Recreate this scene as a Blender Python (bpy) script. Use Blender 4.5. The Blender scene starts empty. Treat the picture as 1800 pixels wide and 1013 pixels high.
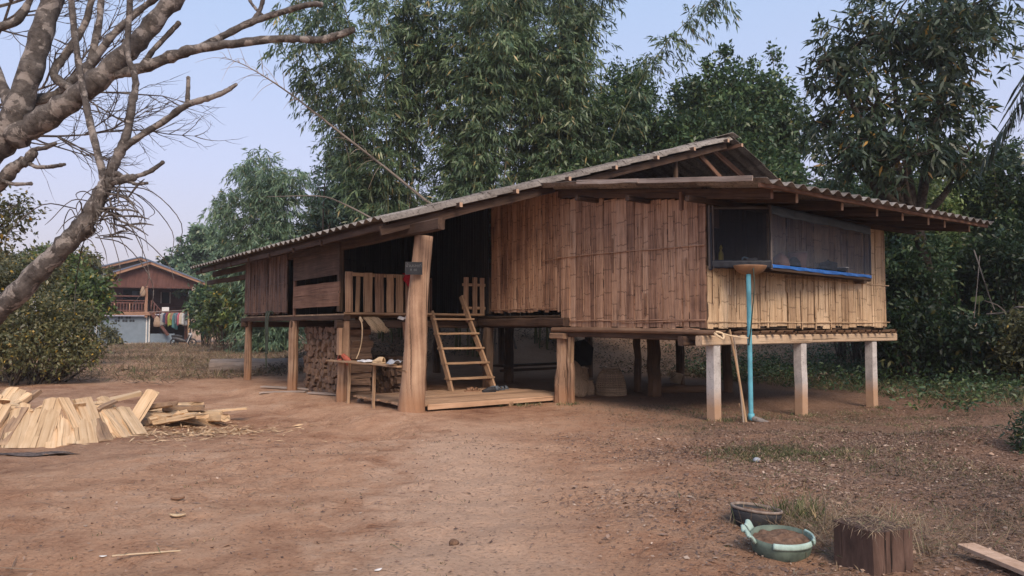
import bpy, bmesh, math, random
import numpy as np
from mathutils import Vector, Matrix

# ------------------------------------------------------------------ camera, sky, sun, exposure
SC = bpy.context.scene
COL = SC.collection
F_PX, TILT, EYE = 1300.0, math.radians(2.93), 1.5
cam_d = bpy.data.cameras.new("camera")
cam_d.sensor_width = 36.0
cam_d.lens = 36.0 * F_PX / 1800.0
cam_d.clip_start = 0.05
cam_d.clip_end = 2000
cam = bpy.data.objects.new("camera", cam_d)
COL.objects.link(cam)
cam.location = (0, 0, EYE)
cam.rotation_euler = (math.pi / 2 + TILT, 0, 0)
SC.camera = cam

SUN_TO = Vector((0.26, -0.82, 0.74)).normalized()      # towards the sun: low, behind the camera and a little right
world = bpy.data.worlds.new("World")
SC.world = world
world.use_nodes = True
wn, wl = world.node_tree.nodes, world.node_tree.links
bg = wn["Background"]
sky = wn.new("ShaderNodeTexSky")
sky.sky_type = 'NISHITA'
sky.sun_disc = False
sky.sun_elevation = math.asin(SUN_TO.z)
sky.sun_rotation = math.atan2(SUN_TO.x, SUN_TO.y)
sky.air_density = 1.0
sky.dust_density = 2.0
sky.ozone_density = 1.5
tc = wn.new("ShaderNodeTexCoord")
sx = wn.new("ShaderNodeSeparateXYZ")
wl.new(tc.outputs["Generated"], sx.inputs[0])
rp = wn.new("ShaderNodeValToRGB")
rp.color_ramp.elements[0].position = 0.0
rp.color_ramp.elements[0].color = (0.86, 0.86, 0.86, 1)
rp.color_ramp.elements[1].position = 0.6
rp.color_ramp.elements[1].color = (0.65, 0.65, 0.65, 1)
wl.new(sx.outputs["Z"], rp.inputs[0])
hz = wn.new("ShaderNodeValToRGB")                       # evening haze: pinkish low down, blue above
hz.color_ramp.elements[0].position = 0.02
hz.color_ramp.elements[0].color = (0.58, 0.465, 0.495, 1)
hz.color_ramp.elements[1].position = 0.5
hz.color_ramp.elements[1].color = (0.37, 0.51, 0.73, 1)
e_ = hz.color_ramp.elements.new(0.2)
e_.color = (0.50, 0.50, 0.67, 1)
wl.new(sx.outputs["Z"], hz.inputs[0])
hs = wn.new("ShaderNodeVectorMath")
hs.operation = 'SCALE'
hs.inputs["Scale"].default_value = 5.6
wl.new(hz.outputs[0], hs.inputs[0])
mx = wn.new("ShaderNodeMix")
mx.data_type = 'RGBA'
wl.new(rp.outputs[0], mx.inputs[0])
wl.new(sky.outputs[0], mx.inputs[6])
wl.new(hs.outputs[0], mx.inputs[7])
wl.new(mx.outputs[2], bg.inputs[0])
bg.inputs[1].default_value = 0.10

sun_d = bpy.data.lights.new("sun", 'SUN')
sun_d.energy = 1.5
sun_d.angle = math.radians(28)
sun_d.color = (1.0, 0.80, 0.62)
sun = bpy.data.objects.new("sun", sun_d)
COL.objects.link(sun)
sun.rotation_euler = (-SUN_TO).to_track_quat('-Z', 'Y').to_euler()

SC.view_settings.view_transform = 'Standard'
SC.view_settings.look = 'None'
SC.view_settings.exposure = 1.28
SC.view_settings.gamma = 1.0

# ------------------------------------------------------------------ frames of reference
PHI = math.radians(36)
E1 = np.array([math.cos(PHI), math.sin(PHI), 0.0])      # along the kitchen wall
E2 = np.array([-math.sin(PHI), math.cos(PHI), 0.0])     # along the front wall, away from the camera
HO = np.array([3.09, 11.74, 0.0])                       # the near corner of the house


def HW(a, b, z=0.0):
    return HO + E1 * a + E2 * b + np.array([0, 0, z])


def ray(x, y):
    cx, cz = (x - 900) / F_PX, (506.5 - y) / F_PX
    return np.array([cx, math.cos(TILT) - cz * math.sin(TILT), math.sin(TILT) + cz * math.cos(TILT)])


def at(x, y, Y):
    r = ray(x, y)
    return np.array([0, 0, EYE]) + r * (Y / r[1])


# ------------------------------------------------------------------ noise
def _h(i, j, s):
    v = np.sin(i * 127.1 + j * 311.7 + s * 74.7) * 43758.5453
    return v - np.floor(v)


def vnoise(x, y, s=0):
    x, y = np.asarray(x, float), np.asarray(y, float)
    i, j = np.floor(x), np.floor(y)
    fx, fy = x - i, y - j
    fx, fy = fx * fx * (3 - 2 * fx), fy * fy * (3 - 2 * fy)
    return (_h(i, j, s) * (1 - fx) + _h(i + 1, j, s) * fx) * (1 - fy) + (_h(i, j + 1, s) * (1 - fx) + _h(i + 1, j + 1, s) * fx) * fy - 0.5


def sst(e0, e1, x):
    t = np.clip((x - e0) / (e1 - e0), 0, 1)
    return t * t * (3 - 2 * t)


def gz(x, y):
    """height of the ground"""
    x, y = np.asarray(x, float), np.asarray(y, float)
    dx, dy = x - HO[0], y - HO[1]
    a, b = dx * E1[0] + dy * E1[1], dx * E2[0] + dy * E2[1]
    wob = vnoise(x * 1.1, y * 1.1, 5) * 0.5
    z = -0.13 * sst(-4.15 + wob, -4.75 + wob, a) * sst(0.3, 2.5, b) * sst(13, 9, b)
    z = z + 0.05 * np.exp(-((a + 4.95 + wob * .6) / .28) ** 2) * sst(1.5, 3.5, b) * sst(11, 7, b)
    z = z - 0.09 * sst(-2.0, -0.6, -np.abs(b + .3)) * sst(0.5, 2, a) * sst(8, 5, a)
    # the bank behind and to the right of the house
    z = z + 2.3 * sst(13.2, 23, b + 0.5 * a) * sst(-9, -3.2, x + .12 * (y - 20)) + 0.9 * sst(9.5, 17, a - .3 * b) * sst(0, 6, a)
    z = z + 6.0 * sst(40, 110, y) * sst(4, 30, x)
    # worn track coming in from the right edge
    z = z + 0.16 * np.exp(-((y - 9.6 - .25 * (x - 6)) / .7) ** 2) * sst(4.2, 6.2, x)
    # the broken shelf at the lower left
    z = z + 0.07 * np.exp(-((x + 4.6) / 1.0) ** 2 - ((y - 8.7) / .35) ** 2)
    z = z - 0.10 * np.exp(-((x + 2.9) / .55) ** 2 - ((y - 4.75) / .25) ** 2)
    fade = 1 / (1 + (np.hypot(x, y) / 40) ** 2)
    house = 1 - .75 * (sst(-4, -3, a) * sst(-1, .4, b) * sst(14, 12, b))
    n = 0.11 * vnoise(x * .55, y * .55, 1) + 0.055 * vnoise(x * 1.7, y * 1.7, 2) + 0.036 * vnoise(x * 4.5, y * 4.5, 3) + 0.020 * vnoise(x * 9, y * 9, 4)
    return z + n * fade * house * 1.0


def gp(x, y, dz=0.0):
    return np.array([x, y, float(gz(x, y)) + dz])


def onground(px, py):
    """the ground point seen at a pixel"""
    r = ray(px, py)
    t = (0 - EYE) / r[2]
    for _ in range(12):
        p = np.array([0, 0, EYE]) + r * t
        t += (float(gz(p[0], p[1])) - p[2]) / r[2] * .8
    return np.array([0, 0, EYE]) + r * t


# ------------------------------------------------------------------ materials
def rgb(c):
    return (c[0], c[1], c[2], 1.0)


class NT:
    def __init__(self, name):
        self.m = bpy.data.materials.new(name)
        self.m.use_nodes = True
        self.n, self.l = self.m.node_tree.nodes, self.m.node_tree.links
        self.p = self.n["Principled BSDF"]
        self.out = self.n["Material Output"]

    def node(self, t, **kw):
        nd = self.n.new(t)
        for k, v in kw.items():
            setattr(nd, k, v)
        return nd

    def link(self, a, b):
        self.l.new(a, b)

    def coord(self, which="Object", scale=(1, 1, 1), loc=(0, 0, 0)):
        t = self.node("ShaderNodeTexCoord")
        m = self.node("ShaderNodeMapping")
        m.inputs["Scale"].default_value = scale
        m.inputs["Location"].default_value = loc
        self.link(t.outputs[which], m.inputs[0])
        return m.outputs[0]

    def noise(self, vec, scale, detail=4, rough=.6, dist=0.0):
        n = self.node("ShaderNodeTexNoise")
        n.inputs["Scale"].default_value = scale
        n.inputs["Detail"].default_value = detail
        n.inputs["Roughness"].default_value = rough
        n.inputs["Distortion"].default_value = dist
        if vec is not None:
            self.link(vec, n.inputs["Vector"])
        return n.outputs["Fac"]

    def ramp(self, fac, stops):
        r = self.node("ShaderNodeValToRGB")
        els = r.color_ramp.elements
        while len(els) < len(stops):
            els.new(.5)
        for e, (p, c) in zip(els, stops):
            e.position = p
            e.color = rgb(c) if not np.isscalar(c) else (c, c, c, 1)
        self.link(fac, r.inputs[0])
        return r.outputs[0]

    def mix(self, fac, a, b, mode='MIX'):
        m = self.node("ShaderNodeMix", data_type='RGBA', blend_type=mode)
        for s, v in ((0, fac), (6, a), (7, b)):
            if hasattr(v, "is_output"):
                self.link(v, m.inputs[s])
            else:
                m.inputs[s].default_value = v if s == 0 else rgb(v)
        return m.outputs[2]

    def math(self, op, a, b=None):
        m = self.node("ShaderNodeMath", operation=op)
        for s, v in ((0, a), (1, b)):
            if v is None:
                continue
            if hasattr(v, "is_output"):
                self.link(v, m.inputs[s])
            else:
                m.inputs[s].default_value = v
        return m.outputs[0]

    def island(self):
        return self.node("ShaderNodeNewGeometry").outputs["Random Per Island"]

    def bump(self, h, strength=.4, dist=.01):
        b = self.node("ShaderNodeBump")
        b.inputs["Strength"].default_value = strength
        b.inputs["Distance"].default_value = dist
        self.link(h, b.inputs["Height"])
        self.link(b.outputs[0], self.p.inputs["Normal"])

    def base(self, c, rough=.8, spec=.2):
        if hasattr(c, "is_output"):
            self.link(c, self.p.inputs["Base Color"])
        else:
            self.p.inputs["Base Color"].default_value = rgb(c)
        self.p.inputs["Roughness"].default_value = rough
        self.p.inputs["Specular IOR Level"].default_value = spec
        return self.m


def wood(name, dark, mid, light, grain=(26, 1.3), rough=.85, mud=0.0, bumpd=.012):
    t = NT(name)
    uv = t.coord("UV", (grain[0], grain[1], 1))
    n1 = t.noise(uv, 1.0, 8, .68, .4)
    n2 = t.noise(t.coord("Object"), 2.2, 4)
    isl = t.island()
    f = t.math('ADD', t.math('MULTIPLY', n1, .62), t.math('MULTIPLY', n2, .38))
    c = t.ramp(f, [(.33, dark), (.5, mid), (.68, light)])
    v = t.math('ADD', t.math('MULTIPLY', isl, .45), t.math('ADD', t.math('MULTIPLY', t.node("ShaderNodeObjectInfo").outputs["Random"], .3), .6))
    vm = t.node("ShaderNodeVectorMath", operation='SCALE')
    t.link(c, vm.inputs[0])
    t.link(v, vm.inputs["Scale"])
    c = vm.outputs[0]
    crack = t.ramp(t.noise(t.coord("UV", (grain[0] * 2.2, grain[1] * .6, 1)), 1.0, 5, .6), [(.34, 0.0), (.42, 1.0)])
    c = t.mix(crack, tuple(x * .3 for x in dark), c)
    if mud > 0:
        z = t.node("ShaderNodeSeparateXYZ")
        t.link(t.node("ShaderNodeNewGeometry").outputs["Position"], z.inputs[0])
        zz = t.math('ADD', z.outputs[2], t.math('MULTIPLY', n2, -.35))
        k = t.ramp(zz, [(.0, mud), (.28, 0.0)])
        c = t.mix(k, c, (.30, .16, .09))
    t.bump(t.math('ADD', n1, t.math('MULTIPLY', crack, .6)), .7, bumpd)
    return t.base(c, rough)


def bamboo_wall_mat(name, cols, node_every=.42):
    t = NT(name)
    uvn = t.node("ShaderNodeTexCoord").outputs["UV"]
    isl = t.island()
    sp = t.node("ShaderNodeSeparateXYZ")
    t.link(uvn, sp.inputs[0])
    fine = t.noise(t.coord("UV", (115, 1.2, 1)), 1.0, 5, .7, .1)
    mid = t.noise(t.coord("UV", (28, .9, 1)), 1.0, 4, .6)
    blot = t.noise(t.coord("Object"), 1.4, 5, .65)
    f = t.math('ADD', t.math('ADD', t.math('MULTIPLY', mid, .4), t.math('MULTIPLY', isl, .24)), t.math('MULTIPLY', blot, .5))
    c = t.ramp(f, [(.38, cols[0]), (.52, cols[1]), (.64, cols[2]), (.8, cols[3])])
    split = t.ramp(fine, [(.39, 0.0), (.47, 1.0)])
    bleach = t.ramp(t.noise(t.coord("UV", (60, .5, 1)), 1.0, 3, .6), [(.5, 0.0), (.7, .45)])
    c = t.mix(bleach, c, tuple(min(1, x * 1.25) for x in cols[3]))
    c = t.mix(split, tuple(x * .38 for x in cols[0]), c)
    # culm nodes
    h = t.math('ADD', t.math('DIVIDE', sp.outputs[1], node_every), t.math('MULTIPLY', isl, 37.0))
    h = t.math('ADD', h, t.math('MULTIPLY', t.noise(t.coord("UV", (14, .8, 1)), 1.0, 2), .22))
    fr = t.math('FRACT', h)
    nd = t.math('ABSOLUTE', t.math('SUBTRACT', fr, .5))
    ndm = t.ramp(nd, [(.012, 1.0), (.035, 0.0)])
    c = t.mix(t.math('MULTIPLY', ndm, .5), c, tuple(x * .35 for x in cols[0]))
    hb = t.math('SUBTRACT', t.math('MULTIPLY', fine, .8), t.math('MULTIPLY', ndm, .5))
    t.bump(hb, .55, .008)
    return t.base(c, .62, .25)


def leaf_mat(name, dark, mid, light, odd=None, odd_at=.985, rough=.40, trans=.26):
    t = NT(name)
    isl = t.island()
    st = [(0.0, dark), (.5, mid), (odd_at - .02 if odd else 1.0, light)]
    if odd:
        st.append((odd_at, odd))
    c = t.ramp(isl, st)
    lowf = t.ramp(t.noise(t.coord("Object"), .55, 3, .6), [(.35, .62), (.65, 1.25)])
    c = t.mix(1.0, c, lowf, 'MULTIPLY')
    t.base(c, rough, .5)
    tr = t.node("ShaderNodeBsdfTranslucent")
    t.link(c, tr.inputs[0])
    ms = t.node("ShaderNodeMixShader")
    ms.inputs[0].default_value = trans
    t.link(t.p.outputs[0], ms.inputs[1])
    t.link(tr.outputs[0], ms.inputs[2])
    t.link(ms.outputs[0], t.out.inputs[0])
    return t.m


def plain(name, c1, c2=None, rough=.7, scale=6.0, spec=.3, bump=.0, metal=0.0):
    t = NT(name)
    c2 = c2 or tuple(x * .7 for x in c1)
    n = t.noise(t.coord("Object"), scale, 5, .65)
    c = t.ramp(n, [(.35, c2), (.65, c1)])
    if bump:
        t.bump(n, .5, bump)
    t.p.inputs["Metallic"].default_value = metal
    return t.base(c, rough, spec)


M = {}
M['post'] = wood("weathered_post", (.135, .080, .052), (.30, .19, .125), (.47, .33, .225), (15, .55), mud=.75, bumpd=.02)
M['dark_post'] = wood("shaded_old_post", (.045, .030, .022), (.085, .056, .039), (.14, .092, .062), (22, 1.2), mud=.35)  # darker copy of the post wood, under-floor shade put into its colour
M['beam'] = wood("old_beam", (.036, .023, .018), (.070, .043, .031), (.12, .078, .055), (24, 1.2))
M['board'] = wood("brown_board", (.10, .055, .038), (.19, .105, .07), (.28, .165, .115), (20, .9))
M['tan_board'] = wood("tan_board", (.22, .135, .08), (.36, .235, .145), (.50, .345, .22), (22, 1.1))
M['deck'] = wood("dusty_deck", (.27, .165, .10), (.41, .265, .17), (.52, .35, .235), (18, .8))
M['cut_end'] = plain("cut_wood_end", (.52, .36, .26), (.36, .23, .15), .85, 14)
M['pale_beam'] = wood("pale_square_beam", (.30, .215, .145), (.43, .315, .215), (.54, .42, .30), (12, .8))
M['bamboo_red'] = bamboo_wall_mat("reddish_flattened_bamboo", [(.125, .066, .044), (.31, .172, .108), (.45, .27, .172), (.56, .375, .265)])
M['bamboo_straw'] = bamboo_wall_mat("straw_flattened_bamboo", [(.25, .155, .085), (.46, .31, .185), (.60, .43, .265), (.70, .53, .36)])
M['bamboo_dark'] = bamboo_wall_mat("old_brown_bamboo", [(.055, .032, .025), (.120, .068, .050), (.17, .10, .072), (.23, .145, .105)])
M['bamboo_shaded'] = bamboo_wall_mat("shade_darkened_bamboo", [(.010, .009, .009), (.020, .017, .016), (.030, .025, .023), (.045, .036, .032)])  # near-black bamboo: the shade of the interior is put into its colour
M['bamboo_pole'] = wood("dry_bamboo_pole", (.20, .125, .07), (.36, .24, .14), (.47, .34, .20), (8, .6), .6)
M['old_pole'] = wood("old_bamboo_joist", (.085, .05, .033), (.155, .095, .062), (.235, .155, .10), (8, .6), .75)


def concrete():
    t = NT("concrete_post")
    n = t.noise(t.coord("Object"), 5, 8, .7)
    c = t.ramp(n, [(.3, (.30, .28, .27)), (.55, (.50, .475, .455)), (.75, (.60, .575, .55))])
    pit = t.ramp(t.noise(t.coord("Object"), 38, 3, .6), [(.3, .35), (.4, 1.0)])
    c = t.mix(1.0, c, pit, 'MULTIPLY')
    z = t.node("ShaderNodeSeparateXYZ")
    t.link(t.node("ShaderNodeNewGeometry").outputs["Position"], z.inputs[0])
    k = t.ramp(t.math('ADD', z.outputs[2], t.math('MULTIPLY', n, -.45)), [(.0, .85), (.3, 0.0)])
    c = t.mix(k, c, (.40, .235, .13))
    t.bump(n, .5, .01)
    return t.base(c, .9)


M['concrete'] = concrete()


def roof_mat():
    t = NT("old_fibre_cement_sheet")
    n = t.noise(t.coord("Object"), 2.5, 8, .7)
    isl = t.island()
    f = t.math('ADD', t.math('MULTIPLY', n, .75), t.math('MULTIPLY', isl, .25))
    c = t.ramp(f, [(.3, (.10, .085, .075)), (.5, (.20, .178, .16)), (.7, (.31, .285, .26))])
    g = t.ramp(t.noise(t.coord("Object"), 22, 5, .7), [(.36, .45), (.5, 1.0)])
    c = t.mix(1.0, c, g, 'MULTIPLY')
    t.bump(n, .4, .01)
    return t.base(c, .92, .1)


M['roof'] = roof_mat()
M['roof_edge'] = plain("sheet_edge", (.42, .39, .365), (.20, .18, .165), .9, 9, .1)
M['black_tarp'] = plain("black_sheeting", (.018, .022, .034), (.010, .012, .018), .5, 8, .4)
M['blue_tarp'] = plain("blue_tarpaulin", (.03, .19, .62), (.02, .12, .42), .45, 9, .45, .01)
M['grey_tarp'] = plain("grey_blue_sheeting", (.075, .105, .135), (.05, .07, .09), .5, 8, .4)
M['blue_pipe'] = plain("blue_pvc", (.115, .40, .49), (.075, .245, .31), .55, 4, .5)
M['pvc_dusty'] = plain("dusty_pvc", (.24, .22, .21), (.15, .125, .11), .8, 10, .2)
M['green_pipe'] = plain("green_hose", (.045, .06, .045), (.03, .04, .03), .6, 5, .3)
M['ash'] = plain("charcoal_and_ash", (.20, .155, .135), (.055, .045, .042), .95, 16, .1, .02)
M['soil'] = plain("potting_soil", (.20, .125, .085), (.09, .055, .04), .95, 30, .1, .02)
M['black_rubber'] = plain("black_rubber", (.035, .036, .040), (.018, .018, .02), .7, 10, .3)
M['rim_dust'] = plain("dusty_rubber_rim", (.30, .24, .20), (.14, .11, .095), .85, 18, .2)
M['green_rubber'] = plain("green_painted_rubber", (.135, .18, .145), (.07, .095, .08), .65, 9, .3)
M['mint_paint'] = plain("mint_paint", (.40, .53, .48), (.25, .35, .31), .6, 12, .3)
M['wicker'] = wood("brown_wicker", (.26, .17, .11), (.48, .33, .215), (.62, .45, .31), (40, 40), .8)
M['white_cloth'] = plain("white_cloth", (.72, .72, .74), (.55, .55, .57), .9, 12)
M['grey_cloth'] = plain("grey_blue_cloth", (.36, .39, .44), (.25, .27, .31), .9, 12)
M['tan_cloth'] = plain("tan_sackcloth", (.34, .25, .18), (.24, .17, .12), .9, 12)
M['red_cloth'] = plain("red_cloth", (.42, .02, .035), (.26, .012, .02), .9, 10)
M['orange_shoe'] = plain("orange_red_rubber", (.42, .11, .07), (.28, .07, .045), .7, 12)
M['tan_shoe'] = plain("tan_canvas", (.62, .47, .30), (.45, .32, .19), .85, 12)
M['black_shoe'] = plain("black_foam", (.035, .038, .045), (.02, .02, .024), .7, 12)
M['slate_shoe'] = plain("slate_foam", (.11, .135, .165), (.07, .085, .105), .75, 12)
M['brown_shoe'] = plain("brown_leather", (.26, .145, .085), (.16, .09, .055), .7, 12)
M['raffia'] = wood("dry_straw", (.42, .30, .18), (.64, .49, .32), (.76, .63, .45), (60, 3), .85)
M['white_plastic'] = plain("white_plastic", (.70, .70, .69), (.55, .54, .52), .5, 5)
M['cream_plastic'] = plain("stained_cream_plastic", (.50, .40, .29), (.34, .25, .17), .6, 7)
M['pink_plastic'] = plain("faded_pink_plastic", (.45, .27, .22), (.36, .21, .17), .55, 5)
M['yellow_plastic'] = plain("yellow_plastic", (.62, .50, .05), (.45, .36, .04), .35, 5, .5)
M['light_blue'] = plain("light_blue_plastic", (.32, .58, .78), (.26, .48, .68), .4, 5, .5)
M['black_metal'] = plain("sooty_metal", (.05, .05, .055), (.025, .025, .028), .5, 12, .5)
M['brown_bowl'] = plain("brown_basin", (.30, .165, .085), (.19, .10, .055), .5, 7, .4)
M['plaque'] = plain("dark_plaque", (.028, .030, .035), (.018, .019, .022), .75, 10, .15)
M['plaque_text'] = plain("worn_grey_lettering", (.12, .12, .125), (.075, .075, .08), .8, 30)
M['fire_wood'] = wood("fresh_split_wood", (.42, .265, .145), (.64, .455, .275), (.76, .59, .40), (18, 1.1))
M['barky'] = wood("bark_sided_wood", (.15, .10, .075), (.33, .22, .14), (.60, .42, .26), (9, 1.6))
M['stack_wood'] = wood("dry_stacked_wood", (.09, .056, .04), (.17, .108, .075), (.25, .168, .118), (14, 4))
M['stump'] = wood("dark_timber_block", (.035, .023, .019), (.085, .052, .041), (.145, .092, .072), (13, 2.6))
M['bay_wood'] = wood("soot_grey_stick", (.06, .05, .045), (.12, .10, .09), (.19, .165, .15), (20, 1.2))
M['grey_wood'] = wood("silvered_wood", (.16, .125, .105), (.29, .235, .20), (.42, .355, .31), (20, 1.2))
M['black_cloth'] = plain("black_plastic_bag", (.012, .012, .014), (.006, .006, .007), .6, 8, .3)
M['teak'] = wood("red_brown_planks", (.070, .034, .030), (.112, .054, .046), (.155, .080, .068), (9, .5))
M['teak_light'] = wood("brown_trim", (.20, .11, .075), (.30, .175, .12), (.38, .235, .165), (9, .6))
M['blue_wall'] = plain("blue_grey_render", (.175, .225, .275), (.145, .19, .235), .85, 3)
M['pale_cement'] = plain("pale_cement", (.48, .43, .38), (.38, .33, .28), .9, 4)
M['blue_roof'] = plain("blue_roof_sheet", (.13, .17, .25), (.10, .13, .19), .7, 5)
M['dark_gap'] = plain("unlit_room", (.02, .018, .018), (.012, .011, .011), .95, 3)

M['bam_leaf'] = leaf_mat("bamboo_leaf", (.046, .088, .050), (.092, .152, .078), (.185, .245, .118), (.36, .28, .12), .985)
M['bam_leaf_pale'] = leaf_mat("hazy_bamboo_leaf", (.085, .150, .095), (.13, .215, .13), (.20, .285, .165), (.30, .27, .14), .985)  # paled greens with the distance haze put into the leaf colour
M['mango_leaf'] = leaf_mat("mango_leaf", (.024, .046, .028), (.044, .076, .042), (.088, .122, .062), (.42, .24, .05), .993, .42)
M['ever_leaf'] = leaf_mat("evergreen_leaf", (.028, .062, .032), (.056, .112, .048), (.120, .178, .064), (.20, .20, .06), .985, .42)
M['shrub_leaf'] = leaf_mat("bright_shrub_leaf", (.062, .105, .038), (.118, .180, .060), (.22, .28, .10), (.30, .28, .09), .985, .42)
M['dark_leaf'] = leaf_mat("deep_green_leaf", (.016, .036, .018), (.030, .062, .028), (.070, .115, .040), (.18, .16, .05), .985)
M['bush_leaf'] = leaf_mat("olive_bush_leaf", (.052, .066, .030), (.110, .116, .050), (.195, .180, .080), (.55, .36, .05), .985)
M['light_leaf'] = leaf_mat("fresh_green_leaf", (.045, .082, .026), (.085, .135, .040), (.150, .195, .060), (.48, .36, .07), .975)
M['dry_leaf'] = leaf_mat("dead_leaf", (.10, .060, .045), (.20, .125, .092), (.34, .235, .17), (.50, .38, .29), .96, .8, .08)
M['bank_leaf'] = leaf_mat("slope_leaf", (.045, .050, .026), (.13, .095, .058), (.24, .165, .11), (.42, .33, .25), .97, .8, .1)
M['dry_weed'] = leaf_mat("dry_weed", (.11, .080, .055), (.20, .145, .10), (.30, .23, .15), (.10, .12, .05), .9, .85, .1)
M['grass'] = leaf_mat("grass_blade", (.050, .068, .026), (.095, .108, .042), (.165, .150, .070), (.34, .26, .15), .85, .7, .2)
M['palm_leaf'] = leaf_mat("palm_leaflet", (.016, .026, .018), (.028, .042, .026), (.050, .062, .036), None, 1, .5)


def bark(name, dark, mid, pale, lichen):
    t = NT(name)
    v = t.coord("Object")
    n = t.noise(v, 9, 7, .7)
    c = t.ramp(n, [(.35, dark), (.55, mid), (.7, pale)])
    k = t.ramp(t.noise(v, 6.5, 6, .62, .5), [(.52, 0.0), (.57, 1.0)])
    lc = t.mix(t.noise(v, 18, 3), lichen, tuple(x * .62 for x in lichen))
    c = t.mix(t.math('MULTIPLY', k, .9), c, lc)
    rings = t.ramp(t.noise(t.coord("UV", (2.5, 24, 1)), 1.0, 4, .6), [(.34, .72), (.46, 1.0)])
    c = t.mix(1.0, c, rings, 'MULTIPLY')
    t.bump(t.math('ADD', n, t.math('MULTIPLY', rings, .3)), 1.0, .035)
    return t.base(c, .9, .1)


M['bark'] = bark("lichened_bark", (.052, .046, .043), (.115, .103, .096), (.19, .172, .16), (.34, .305, .28))
M['twig'] = bark("thin_grey_bark", (.060, .050, .046), (.105, .090, .082), (.16, .14, .125), (.22, .20, .18))
M['trunk'] = bark("brown_bark", (.045, .035, .028), (.09, .07, .055), (.15, .12, .095), (.17, .15, .125))
M['culm'] = wood("living_bamboo_culm", (.085, .095, .045), (.16, .165, .075), (.25, .225, .12), (6, .7), .5)
M['grey_culm'] = wood("grey_dead_culm", (.10, .085, .075), (.17, .145, .125), (.24, .205, .18), (6, .8), .8)
M['dead_culm'] = wood("dead_bamboo_culm", (.20, .15, .115), (.30, .24, .19), (.40, .33, .26), (6, .8), .7)


def ground_mat():
    t = NT("red_laterite_dirt")
    pos = t.node("ShaderNodeNewGeometry").outputs["Position"]
    big = t.noise(pos, .42, 6, .6, .3)
    med = t.noise(pos, 2.6, 8, .68, .3)
    fin = t.noise(pos, 24, 10, .78)
    f = t.math('ADD', t.math('ADD', t.math('MULTIPLY', big, .42), t.math('MULTIPLY', med, .36)), t.math('MULTIPLY', fin, .26))
    c = t.ramp(f, [(.37, (.215, .102, .062)), (.46, (.41, .225, .138)), (.54, (.54, .325, .208)), (.65, (.64, .43, .30))])
    # dry crust cracks
    vo = t.node("ShaderNodeTexVoronoi", feature='DISTANCE_TO_EDGE')
    vo.inputs["Scale"].default_value = 7.5
    wv = t.node("ShaderNodeVectorMath", operation='ADD')
    t.link(pos, wv.inputs[0])
    nz = t.node("ShaderNodeTexNoise")
    nz.inputs["Scale"].default_value = 5
    t.link(pos, nz.inputs["Vector"])
    ns = t.node("ShaderNodeVectorMath", operation='SCALE')
    ns.inputs["Scale"].default_value = .16
    t.link(nz.outputs["Color"], ns.inputs[0])
    t.link(ns.outputs[0], wv.inputs[1])
    t.link(wv.outputs[0], vo.inputs["Vector"])
    cr = t.ramp(vo.outputs["Distance"], [(.0, 0.0), (.05, 1.0)])
    where = t.ramp(t.noise(pos, .9, 3), [(.46, 0.0), (.58, 1.0)])
    crk = t.math('MULTIPLY', t.math('SUBTRACT', 1.0, cr), where)
    c = t.mix(t.math('MULTIPLY', crk, .34), c, (.12, .062, .040))
    # organic litter towards the right and under the trees, greyer dust at the far left
    s = t.node("ShaderNodeSeparateXYZ")
    t.link(pos, s.inputs[0])
    gx = t.math('ADD', s.outputs[0], t.math('MULTIPLY', t.math('SUBTRACT', med, .5), 5.0))
    k = t.ramp(t.math('MULTIPLY', gx, .1), [(.08, 0.0), (.36, .85)])
    c = t.mix(k, c, t.ramp(fin, [(.36, (.11, .066, .047)), (.62, (.30, .195, .14))]))
    # the worn path to the deck, pale dust
    px_ = t.math('ABSOLUTE', t.math('ADD', t.math('ADD', s.outputs[0], t.math('MULTIPLY', s.outputs[1], .07)), t.math('MULTIPLY', t.math('SUBTRACT', med, .5), 2.2)))
    pm = t.ramp(px_, [(.3, .8), (1.1, 0.0)])
    pm = t.math('MULTIPLY', pm, t.ramp(t.math('MULTIPLY', s.outputs[1], .05), [(.45, 1.0), (.62, 0.0)]))
    c = t.mix(t.math('MULTIPLY', pm, t.ramp(fin, [(.3, .5), (.6, 1.0)])), c, (.66, .45, .32))
    gy = t.ramp(t.math('MULTIPLY', t.math('ADD', s.outputs[1], t.math('MULTIPLY', med, 4)), .02), [(.40, 0.0), (.55, .6)])
    c = t.mix(gy, c, (.37, .24, .155))
    pebble = t.ramp(t.noise(pos, 46, 3, .5), [(.66, 0.0), (.70, 1.0)])
    c = t.mix(t.math('MULTIPLY', pebble, .5), c, (.47, .33, .25))
    dk = t.ramp(t.noise(pos, 31, 4, .6), [(.33, .55), (.42, 1.0)])
    c = t.mix(1.0, c, dk, 'MULTIPLY')
    h = t.math('ADD', t.math('ADD', t.math('MULTIPLY', med, 1.6), t.math('MULTIPLY', fin, 1.0)), t.math('MULTIPLY', crk, -.22))
    h = t.math('ADD', h, t.math('MULTIPLY', pebble, .25))
    t.bump(h, .9, .06)
    return t.base(c, .95, .1)


M['ground'] = ground_mat()


def net_mat(name, c, alpha):
    t = NT(name)
    t.base(c, .8, .2)
    tr = t.node("ShaderNodeBsdfTransparent")
    ms = t.node("ShaderNodeMixShader")
    vary = t.ramp(t.noise(t.coord("Object"), 2.2, 4), [(.3, alpha - .09), (.7, alpha + .09)])
    t.link(vary, ms.inputs[0])
    t.link(tr.outputs[0], ms.inputs[1])
    t.link(t.p.outputs[0], ms.inputs[2])
    t.link(ms.outputs[0], t.out.inputs[0])
    return t.m


M['net'] = net_mat("blue_black_insect_net", (.065, .085, .12), .52)
M['net_dark'] = net_mat("dark_insect_net", (.020, .021, .026), .64)
M['weave'] = net_mat("open_weave", (.2, .13, .08), .9)


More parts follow.
